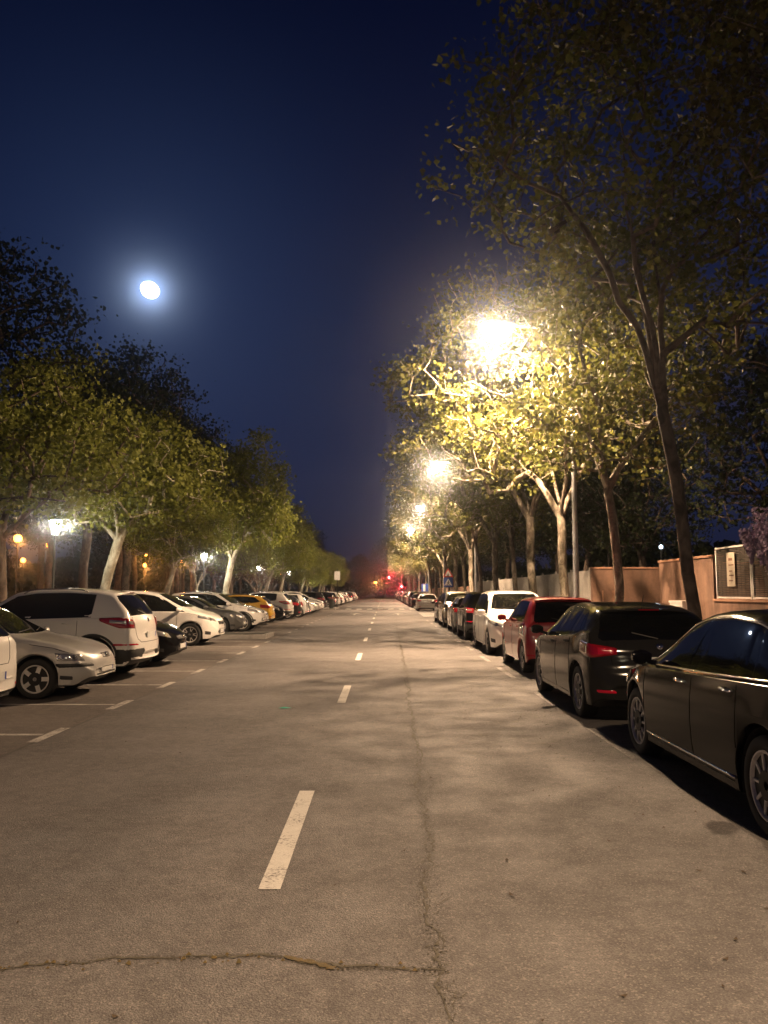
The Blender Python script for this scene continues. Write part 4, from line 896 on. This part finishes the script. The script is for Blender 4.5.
# ------------------------------------------------------------------ trees
def tree_mesh(name, seed, trunk, forks, env, nclump, leaf, nleaf, clr, bark, leafm, r0=.17, tip=.012, flat_=.7, hollow=.45, bare=False, lean=0.0):
    """trunk: list of points; env: list of (cx,cy,cz,rx,ry,rz) ellipsoids"""
    rn = np.random.default_rng(seed); nodes = [Vector(trunk[0])]; par = [-1]
    for a, b in zip(trunk, trunk[1:]):
        a = Vector(a); b = Vector(b); n = max(1, int((b - a).length / .5))
        for i in range(1, n + 1):
            nodes.append(a.lerp(b, i / n) + Vector((rn.normal() * .02, rn.normal() * .02, 0))); par.append(len(nodes) - 2)
    fork = len(nodes) - 1
    for tgt in forks:
        t = Vector(tgt); s0 = nodes[fork].copy(); n = max(3, int((t - s0).length / .45)); prev = fork; off = Vector((0, 0, 0))
        for i in range(1, n + 1):
            f = i / n; off += Vector(rn.normal(size=3) * .04); p = s0.lerp(t, f); p.z += .25 * math.sin(f * PI) * (t - s0).length * .25
            nodes.append(p + off); par.append(prev); prev = len(nodes) - 1
    pts = []
    vol = np.array([e[3] * e[4] * e[5] for e in env]); vol = vol / vol.sum()
    while len(pts) < nclump:
        e = env[rn.choice(len(env), p=vol)]; d = rn.normal(size=3); d /= np.linalg.norm(d); rr = rn.uniform(hollow ** 3, 1) ** (1 / 3)
        lump = 1 + .16 * math.sin(3 * d[0] * 2 + seed) * math.cos(4 * d[1] + seed * 2) + .1 * math.sin(7 * d[2] + 5 * d[0])
        p = np.array(e[:3]) + d * np.array(e[3:]) * rr * lump
        if p[2] < e[2] - e[5] * .8: continue
        pts.append(p)
    base = np.array(nodes[fork]); pts.sort(key=lambda p: np.linalg.norm(p - base))
    tips = []
    for p in pts:
        arr = np.array(nodes[fork:]); dd = np.linalg.norm(arr - p, axis=1) + .35 * np.maximum(0, arr[:, 2] - p[2] + .2)
        j = int(np.argmin(dd)) + fork; s0 = nodes[j]; t = Vector(p); L = (t - s0).length
        if L < .15: tips.append(t); continue
        n = max(1, int(L / .4)); prev = j; bend = Vector(rn.normal(size=3) * .12 * L)
        for i in range(1, n + 1):
            f = i / n; q_ = s0.lerp(t, f) + bend * math.sin(f * PI) + Vector((0, 0, .06 * L * math.sin(f * PI))); nodes.append(q_); par.append(prev); prev = len(nodes) - 1
        tips.append(t)
    n = len(nodes); rad = np.full(n, 0.0); acc = np.zeros(n); has = np.zeros(n, bool)
    for i in range(n - 1, 0, -1):
        if acc[i] == 0: acc[i] = tip ** 2.3
        acc[par[i]] += acc[i]
    k = r0 / (acc[min(3, n - 1)] ** (1 / 2.3)); rad = np.maximum(acc ** (1 / 2.3) * k, .006); rad[0] = r0 * 1.35; rad[1] = max(rad[1], r0 * 1.1)
    kids = [[] for _ in range(n)]
    for i in range(1, n): kids[par[i]].append(i)
    mb = MB(); stack = [(0, None)]
    while stack:
        i, frm = stack.pop(); chain = [frm, i] if frm is not None else [i]
        while kids[i]:
            ks_ = sorted(kids[i], key=lambda c: -rad[c]); nx = ks_[0]
            for c in ks_[1:]: stack.append((c, i))
            chain.append(nx); i = nx
        rr = [rad[c] for c in chain]
        if frm is not None: rr[0] = min(rr[0], rr[1] * 1.15)
        if len(chain) > 1: mb.tube([nodes[c] for c in chain], rr, 10 if max(rr) > .06 else (6 if max(rr) > .02 else 4), cap=False)
    root = empty(name); mb.build('trunk', bark, root, True)
    if not bare:
        NL = nclump * nleaf; tp = np.array(tips); idx = np.repeat(np.arange(len(tp)), nleaf); c = tp[idx] + rn.normal(size=(len(idx), 3)) * np.array([clr, clr, clr * flat_]) * rn.uniform(.6, 1.35, size=(len(tp), 1))[idx]
        K = len(c); a = rn.normal(size=(K, 3)); a /= np.linalg.norm(a, axis=1)[:, None]; b = np.cross(a, rn.normal(size=(K, 3))); b /= np.linalg.norm(b, axis=1)[:, None]; nn = np.cross(a, b)
        s = leaf * rn.uniform(.55, 1.25, size=(K, 1))
        v0 = c - a * s * .5; v1 = c + b * s * .42 - a * s * .05 + nn * s * .12; v2 = c + a * s * .55; v3 = c - b * s * .42 - a * s * .05 + nn * s * .12
        vs = np.stack([v0, v1, v2, v3], 1).reshape(-1, 3); f = np.arange(K * 4).reshape(-1, 4)
        me = bpy.data.meshes.new('crown'); me.vertices.add(len(vs)); me.vertices.foreach_set('co', vs.ravel()); me.loops.add(K * 4); me.loops.foreach_set('vertex_index', f.ravel()); me.polygons.add(K); me.polygons.foreach_set('loop_start', np.arange(0, K * 4, 4)); me.materials.append(leafm); me.update(calc_edges=True)
        o = bpy.data.objects.new('crown', me); C.objects.link(o); o.parent = root
    return root
def ring(n, r, z, seed, jr=.25, jz=.6, cx=0, cy=0):
    q_ = random.Random(seed); return [(cx + r * (1 + q_.uniform(-jr, jr)) * math.cos(2 * PI * k / n + q_.uniform(-.35, .35)), cy + r * (1 + q_.uniform(-jr, jr)) * math.sin(2 * PI * k / n + q_.uniform(-.35, .35)), z + q_.uniform(-jz, jz)) for k in range(n)]
pl = []
pl.append(tree_mesh('plane_tree', 3, [(0, 0, .1), (-.05, 0, 2), (-.1, 0, 4.3)], ring(4, 1.9, 7.2, 1), [(-1.0, 0, 9.2, 4.5, 3.9, 4.0), (-2.2, .4, 6.8, 3.0, 3.0, 2.0)], 480, .15, 26, .28, M['plane_bark'], M['plane_leaf'], .15))
pl.append(tree_mesh('plane_tree', 8, [(0, 0, .1), (-.2, .1, 2.4), (-.5, .1, 4.6)], ring(4, 1.0, 8.4, 5, cx=-1.1), [(-.4, 0, 9.6, 3.9, 3.8, 3.0), (1.2, 0, 7.6, 2.6, 2.6, 2.2)], 380, .12, 38, .27, M['brown_bark'], M['plane_leaf'], .105))
pl.append(tree_mesh('plane_tree', 12, [(0, 0, .1), (.05, 0, 2.2), (-.1, -.05, 4.0)], ring(3, 1.5, 6.8, 9), [(.3, 0, 8.2, 2.9, 2.6, 2.8), (.4, 0, 6.0, 2.4, 2.2, 1.8), (-2.0, -.3, 5.5, 1.9, 1.7, .8)], 340, .14, 26, .27, M['plane_bark'], M['plane_leaf'], .11))
pl.append(tree_mesh('plane_tree', 17, [(0, 0, .1), (.1, 0, 3), (-.1, .1, 5.5)], ring(4, 1.0, 8.6, 9, cx=-.4), [(-.3, .3, 10.8, 3.5, 3.4, 3.3), (.8, 0, 8.0, 2.4, 2.4, 2)], 420, .1, 46, .22, M['brown_bark'], M['dark_plane_leaf'], .055))
ry = [(-7.5, 1, ''), (9.6, 3, ''), (14.3, 1, ''), (19.0, 2, ''), (24.3, 0, ''), (29.5, 0, ''), (34, 2, ''), (39, 0, ''), (44, 1, ''), (50, 0, ''), (55, 2, ''), (60.5, 0, ''), (66, 1, ''), (72, 0, ''), (78, 2, '')] + [(84 + 6.5 * k, k % 3, '') for k in range(18)]
usedp = set()
planes = []
for i, (y, v, _) in enumerate(ry):
    o = pl[v] if v not in usedp else dup(pl[v]); usedp.add(v); o.location = ({1: 6.0, 2: 5.65}.get(i, 5.5), y, 0.02)
    sc_ = {0: 1.0, 1: 1.0, 2: 1.06, 3: 1.0}.get(i, rnd.uniform(.88, 1.0)); o.scale = (sc_,) * 3; o.rotation_euler = (0, 0, rnd.uniform(-.5, .5) if i not in (2, 4) else 0)
    lab = {0: 'plane tree behind the viewer on the right pavement', 1: 'plane tree nearest in frame at the top right, trunk out of frame', 2: 'thick dark leaning plane tree in front of the rounded terracotta wall', 3: 'slender plane tree between the thick leaning trunk and the lamp post', 4: 'pale-trunked plane tree forking just left of the large street lamp post'}.get(i, 'plane tree in the right row, %s beyond the pale-trunked one' % (ORD[i - 5] if i - 5 < 30 else 'last'))
    tag(o, lab, 'tree', 'plane trees along the right pavement'); planes.append(o)
def prune(o, caps):
    cr = [c for c in o.children if c.name.split('.')[0] == 'crown'][0]; me = cr.data; n = len(me.vertices); co = np.empty(n * 3); me.vertices.foreach_get('co', co); co = co.reshape(-1, 3)
    mt = np.array((Matrix.Translation(o.location) @ o.rotation_euler.to_matrix().to_4x4() @ Matrix.Diagonal((*o.scale, 1)))); w = co @ mt[:3, :3].T + mt[:3, 3]
    c = w.reshape(-1, 4, 3).mean(1); keep = np.ones(len(c), bool)
    for a, b, r_ in caps:
        a = np.array(a); b = np.array(b); d = b - a; t = np.clip(((c - a) @ d) / (d @ d), 0, 1); keep &= np.linalg.norm(c - (a + t[:, None] * d), axis=1) > r_
    if keep.all(): return
    vs = co.reshape(-1, 4, 3)[keep].reshape(-1, 3); K = int(keep.sum()); m2 = bpy.data.meshes.new('crown')
    m2.vertices.add(len(vs)); m2.vertices.foreach_set('co', vs.ravel()); m2.loops.add(K * 4); m2.loops.foreach_set('vertex_index', np.arange(K * 4)); m2.polygons.add(K); m2.polygons.foreach_set('loop_start', np.arange(0, K * 4, 4))
    m2.materials.append(me.materials[0]); m2.update(calc_edges=True); cr.data = m2
caps = [((3.1, 46, 8.4), (4.95, 61.8, 2.9), .55)] + [((3.1, y, 8.85), (3.05, y - 2.4, 8.1), 1.0) for y in LY[:4]] + [((2.8, 19, 7.9), (2.0, 14, 6.3), .7), ((3.1, 45, 8.8), (1.2, 17, 4.4), .5), ((3.1, 69, 8.8), (1.4, 30, 4.8), .55), ((3.1, 93, 8.8), (1.6, 45, 5.3), .6)]
for o in planes:
    if o.location.y < 100: prune(o, caps)
# left pavement trees
lt = []
lt.append(tree_mesh('street_tree', 21, [(0, 0, .1), (.35, 0, 1.6), (.7, 0, 3.1)], ring(4, 1.6, 4.6, 3, cx=.7), [(.9, 0, 5.1, 3.0, 3.0, 1.9)], 330, .13, 46, .25, M['pale_bark'], M['elm_leaf'], .15))
lt.append(tree_mesh('street_tree', 25, [(0, 0, .1), (.1, 0, 1.4), (.3, 0, 2.9)], ring(4, 1.6, 5.4, 6), [(.5, 0, 6.0, 2.9, 2.9, 2.7), (.9, 0, 4.6, 2.6, 2.4, 1.4)], 380, .15, 46, .25, M['pale_bark'], M['lit_leaf'], .15))
lt.append(tree_mesh('street_tree', 29, [(0, 0, .1), (.0, 0, 1.4), (-.1, 0, 2.6)], ring(4, 1.7, 4.6, 8), [(0, 0, 4.8, 3.0, 3.0, 1.9)], 310, .12, 46, .25, M['brown_bark'], M['elm_leaf'], .13))
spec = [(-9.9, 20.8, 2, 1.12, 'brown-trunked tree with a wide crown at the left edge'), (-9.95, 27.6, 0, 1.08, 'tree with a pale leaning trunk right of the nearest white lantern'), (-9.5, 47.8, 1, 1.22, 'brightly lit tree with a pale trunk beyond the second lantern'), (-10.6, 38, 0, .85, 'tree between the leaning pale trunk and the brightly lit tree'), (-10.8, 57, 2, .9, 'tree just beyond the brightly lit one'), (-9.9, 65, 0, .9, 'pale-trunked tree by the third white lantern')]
spec += [(-9.9, 76 + 8.3 * k, (k + 1) % 3, [1.05, .8, .95, .85, .75][k % 5], 'street tree in the left row, %s beyond the third white lantern' % ORD[k]) for k in range(11)]
usedl = set()
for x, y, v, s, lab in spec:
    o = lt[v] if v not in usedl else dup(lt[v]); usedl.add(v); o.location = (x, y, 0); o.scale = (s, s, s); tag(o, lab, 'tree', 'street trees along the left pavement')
    if y < 75: prune(o, [((-10.5, yy_, 3.9), (-10.5 * .9, yy_ - 2.5, 3.65), .75) for yy_ in (25.6, 46.5, 67)])
bt = tree_mesh('sapling', 33, [(0, 0, .1), (0, 0, 1.9)], ring(5, .6, 3.0, 3), [(0, 0, 3.6, 1.2, 1.2, 1.2)], 90, .05, 1, .1, M['pale_bark'], M['elm_leaf'], .05, tip=.006)
bt.location = (-11.6, 50, 0); tag(bt, 'small bare sapling with fanned twigs left of the second lantern', 'tree', 'bare saplings on the left')
o = dup(bt); o.location = (-9.2, 61, 0); o.scale = (.8, .8, .8); tag(o, 'small bare sapling beyond the second lantern behind the cars', 'tree', 'bare saplings on the left')
rt = tree_mesh('red_plum_tree', 35, [(0, 0, .1), (.1, 0, 1.5)], ring(4, 1.2, 3.0, 3), [(0, 0, 3.6, 1.9, 1.9, 1.4)], 130, .09, 26, .25, M['brown_bark'], M['red_leaf'], .08)
rt.location = (-11.8, 60, 0); tag(rt, 'small red-leaved tree under the brightly lit tree on the left', 'tree', 'red-leaved trees on the left')
for k, (x, y) in enumerate([(-11.5, 72), (-12, 84)]):
    o = dup(rt); o.location = (x, y, 0); tag(o, 'small red-leaved tree %s' % ('beside the third lantern' if k == 0 else 'farthest along the left pavement'), 'tree', 'red-leaved trees on the left')
# tall dark background trees
dt = []
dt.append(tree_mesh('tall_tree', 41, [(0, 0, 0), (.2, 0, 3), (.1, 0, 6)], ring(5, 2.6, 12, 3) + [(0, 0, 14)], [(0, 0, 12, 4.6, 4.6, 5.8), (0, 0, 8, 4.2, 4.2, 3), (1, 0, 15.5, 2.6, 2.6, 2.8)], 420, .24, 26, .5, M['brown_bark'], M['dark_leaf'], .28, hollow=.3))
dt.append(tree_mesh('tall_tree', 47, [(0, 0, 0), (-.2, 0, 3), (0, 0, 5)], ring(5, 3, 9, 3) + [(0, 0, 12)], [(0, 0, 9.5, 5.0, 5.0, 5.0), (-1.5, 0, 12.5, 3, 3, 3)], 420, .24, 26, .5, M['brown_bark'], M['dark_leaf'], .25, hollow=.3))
tl_ = [(-19.0, 37, 0, 1.02, 'tallest dark tree at the left edge under the night sky'), (-24, 33, 0, 1.0, 'dark tree leaving the frame behind the tallest one'), (-15.6, 42, 1, .95, 'dark tree filling the gap right of the tallest one'), (-17.5, 54, 0, 1.02, 'dark tree with a flat top below and right of the moon'), (-16.6, 62, 1, 1.0, 'broad dark tree behind the brightly lit tree'), (-22, 66, 1, 1.2, 'dark park tree behind the amber lamp pair')]
tl_ += [(-17.5 - 4 * (k % 2), 74 + 9 * k, k % 2, [.95, .8, .9][k % 3], 'dark park tree, %s beyond the broad one behind the bright tree' % ORD[k]) for k in range(13)]
tl_ += [(-30 - 6 * (k % 2), 48 + 12 * k, (k + 1) % 2, 1.15, 'dark tree deep in the park, %s from the left edge' % ORD[k]) for k in range(8)]
tr_ = [(12.5, 18, 1, .62), (13.5, 26.5, 1, .72), (10.5, 32.5, 1, .6), (11, 39, 0, .62), (16.5, 20, 0, .66), (19, 30, 1, .9), (12, 47, 1, .8), (12.5, 57, 0, .8), (12.5, 68, 1, .85), (12.5, 80, 0, .85), (13, 95, 1, .9), (13, 112, 0, .9), (13, 130, 1, .9), (13, 150, 0, .9), (13, 172, 1, .9)]
tl_ += [(x, y, v, s, 'dark garden tree behind the right boundary, %s counting away from the viewer' % ORD[i]) for i, (x, y, v, s) in enumerate(sorted(tr_, key=lambda t: t[1]))]
tl_ += [(-26 + 6.5 * k, 226 + 5 * (k % 3), k % 2, [.8, .95, .7][k % 3], 'dark tree closing off the far end of the road, %s from the left' % ORD[k]) for k in range(9)]
usedd = set()
for x, y, v, s, lab in tl_:
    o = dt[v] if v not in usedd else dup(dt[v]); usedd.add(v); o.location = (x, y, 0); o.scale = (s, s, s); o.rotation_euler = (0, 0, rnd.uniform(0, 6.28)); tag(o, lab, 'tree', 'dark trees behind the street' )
# wisteria on the screen
m = np.random.default_rng(5); K = 5200; cl = []
for k in range(46):
    cx, cy, cz = 7.85 + m.normal() * .13, 16.35 + m.normal() * .36, 2.95 + m.normal() * .22; L = m.uniform(.35, .85)
    for _ in range(110):
        t = m.random(); cl.append((cx + m.normal() * .07 * (1.1 - t), cy + m.normal() * .07 * (1.1 - t), cz - t * L))
c = np.array(cl); K = len(c); a = m.normal(size=(K, 3)); a /= np.linalg.norm(a, axis=1)[:, None]; b = np.cross(a, m.normal(size=(K, 3))); b /= np.linalg.norm(b, axis=1)[:, None]; s = .035
vs = np.stack([c - a * s, c + b * s, c + a * s, c - b * s], 1).reshape(-1, 3)
r = empty('wisteria', (0, 0, 0)); me = bpy.data.meshes.new('flowers'); me.from_pydata(vs.tolist(), [], np.arange(K * 4).reshape(-1, 4).tolist()); me.materials.append(M['wisteria']); o = bpy.data.objects.new('flowers', me); C.objects.link(o); o.parent = r
w = MB()
for k in range(8): w.tube([(8.3, 16.7 + .1 * k, 0), (8.25 + .1 * math.sin(k), 16.4 + .12 * k, 1.3), (8.1, 16.1 + .2 * k, 2.7), (7.9, 15.9 + .24 * k, 2.95)], [.03, .025, .018, .008], 6)
w.build('stem', M['brown_bark'], r, True); tag(r, 'purple wisteria hanging in clusters over the white framed screen', 'climbing plant')

# ------------------------------------------------------------------ moon, sky, camera
cam_z = 1.6; TH = math.atan(80 / 800)
cd = bpy.data.cameras.new('camera'); cam = bpy.data.objects.new('camera', cd); C.objects.link(cam); sc.camera = cam
cam.location = (0, 0, cam_z); cam.rotation_euler = (PI / 2 + TH, 0, 0); cd.sensor_fit = 'VERTICAL'; cd.sensor_height = 36; cd.lens = 36 * 800 / 1024; cd.clip_end = 3000; cd.clip_start = .05
md = Vector((-.2925, .967, .3756)).normalized()
m = MB(); m.lathe([(math.sin(a), -math.cos(a)) for a in np.linspace(0.001, PI - .001, 24)], 40)
mo = m.build('moon', M['moon'], None, True); mo.location = Vector((0, 0, cam_z)) + md * 1500; mo.scale = (16.5, 13.5, 13.5); mo.rotation_euler = (0, R(32), 0)
tag(mo, 'bright white full moon in the dark blue sky', 'moon')
W = bpy.data.worlds.new('World'); sc.world = W; W.use_nodes = True; nt = W.node_tree; bg = nt.nodes['Background']
sky = N(nt, 'ShaderNodeTexSky', sky_type='NISHITA'); sky.sun_disc = False
sky.sun_elevation = R(-5); sky.sun_rotation = math.atan2(md.x, md.y); sky.ozone_density = 3.0; sky.altitude = 600
tc = N(nt, 'ShaderNodeTexCoord')
dp = N(nt, 'ShaderNodeVectorMath', operation='DOT_PRODUCT'); nt.links.new(tc.outputs['Generated'], dp.inputs[0]); dp.inputs[1].default_value = md
dot = mathn(nt, 'MAXIMUM', dp.outputs['Value'], 0)
h1 = mathn(nt, 'MULTIPLY', mathn(nt, 'POWER', dot, 7000), 12.0); h2 = mathn(nt, 'MULTIPLY', mathn(nt, 'POWER', dot, 800), .8); h3 = mathn(nt, 'MULTIPLY', mathn(nt, 'POWER', dot, 45), .5)
halo = mathn(nt, 'ADD', mathn(nt, 'ADD', h1, h2), h3)
sepx = N(nt, 'ShaderNodeSeparateXYZ'); nt.links.new(tc.outputs['Generated'], sepx.inputs[0])
el = ramp(nt, sepx.outputs['Z'], [(0.0, (.2, .2, .52)), (.12, (.22, .3, .85)), (.35, (.085, .16, .62)), (.65, (.015, .035, .22))])
hc = mixc(nt, 1.0, (0.35, 0.55, 1.0), halo, 'MULTIPLY')
hcol = N(nt, 'ShaderNodeVectorMath', operation='SCALE'); hcol.inputs[0].default_value = (.3, .55, 1.25); nt.links.new(halo, hcol.inputs['Scale'])
skm = mixc(nt, 1.0, sky.outputs[0], (.55, .75, 1.2), 'MULTIPLY')
a1 = N(nt, 'ShaderNodeVectorMath', operation='ADD'); nt.links.new(hcol.outputs[0], a1.inputs[0]); nt.links.new(el, a1.inputs[1])
a2 = N(nt, 'ShaderNodeVectorMath', operation='MULTIPLY_ADD'); nt.links.new(skm, a2.inputs[0]); a2.inputs[1].default_value = (0.12,) * 3; nt.links.new(a1.outputs[0], a2.inputs[2])
nt.links.new(a2.outputs[0], bg.inputs['Color']); bg.inputs['Strength'].default_value = 0.05
so, sl_ = light('moonlight', (0, 0, 50), .02, (.7, .82, 1), .1, None, 'SUN'); sl_.angle = R(.5); so.rotation_euler = md.to_track_quat('Z', 'Y').to_euler()
sc.view_settings.view_transform = 'Standard'; sc.view_settings.look = 'None'; sc.view_settings.exposure = 0.3; sc.view_settings.gamma = 1; sc.view_settings.use_curve_mapping = False

# dark undergrowth far behind both sides, one mass
def thicket(name, boxes, n, size, seed, label):
    r_ = np.random.default_rng(seed); pts = []
    for x0, x1, y0, y1, h in boxes:
        k = int(n * (abs((x1 - x0)) + abs(y1 - y0)) / 500); x = r_.uniform(x0, x1, k); y = r_.uniform(y0, y1, k); hh = h * (.7 + .3 * np.sin(x * .31 + y * .23) * np.cos(y * .11)); pts.append(np.c_[x, y, hh * np.sqrt(r_.random(k))])
    c = np.concatenate(pts); K = len(c); a = r_.normal(size=(K, 3)); a /= np.linalg.norm(a, axis=1)[:, None]; b = np.cross(a, r_.normal(size=(K, 3))); b /= np.linalg.norm(b, axis=1)[:, None]
    s = size * r_.uniform(.5, 1.2, size=(K, 1)); vs = np.stack([c - a * s, c + b * s * .7, c + a * s, c - b * s * .7], 1).reshape(-1, 3)
    me = bpy.data.meshes.new(name); me.from_pydata(vs.tolist(), [], np.arange(K * 4).reshape(-1, 4).tolist()); me.materials.append(M['dark_leaf']); o = bpy.data.objects.new(name, me); C.objects.link(o); tag(o, label, 'undergrowth', None, 'stuff')
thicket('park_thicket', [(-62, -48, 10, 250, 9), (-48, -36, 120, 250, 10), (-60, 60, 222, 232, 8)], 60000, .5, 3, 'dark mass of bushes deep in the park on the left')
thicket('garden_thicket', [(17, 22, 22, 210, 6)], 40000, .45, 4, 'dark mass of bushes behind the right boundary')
# haze added to give the lamps their bloom
if HAZE:
    m = MB(); m.box((0, 135, 24), (330, 402, 52)); hz = m.build('haze', None)
    hm = bpy.data.materials.new('glow_haze'); hm.use_nodes = True; nt = hm.node_tree; nt.nodes.remove(nt.nodes['Principled BSDF'])
    pv = N(nt, 'ShaderNodeVolumePrincipled'); pv.inputs['Density'].default_value = HAZE; pv.inputs['Color'].default_value = (.78, .87, 1, 1); pv.inputs['Anisotropy'].default_value = .978
    nt.links.new(pv.outputs[0], nt.nodes['Material Output'].inputs['Volume']); hz.data.materials.clear(); hz.data.materials.append(hm); tag(hz, kind='stuff')
    hz['label'] = 'thin added haze that makes the glow round the lamps'

cy = sc.cycles; cy.max_bounces = 5; cy.diffuse_bounces = 2; cy.glossy_bounces = 3; cy.transmission_bounces = 2; cy.volume_bounces = 0; cy.transparent_max_bounces = 4
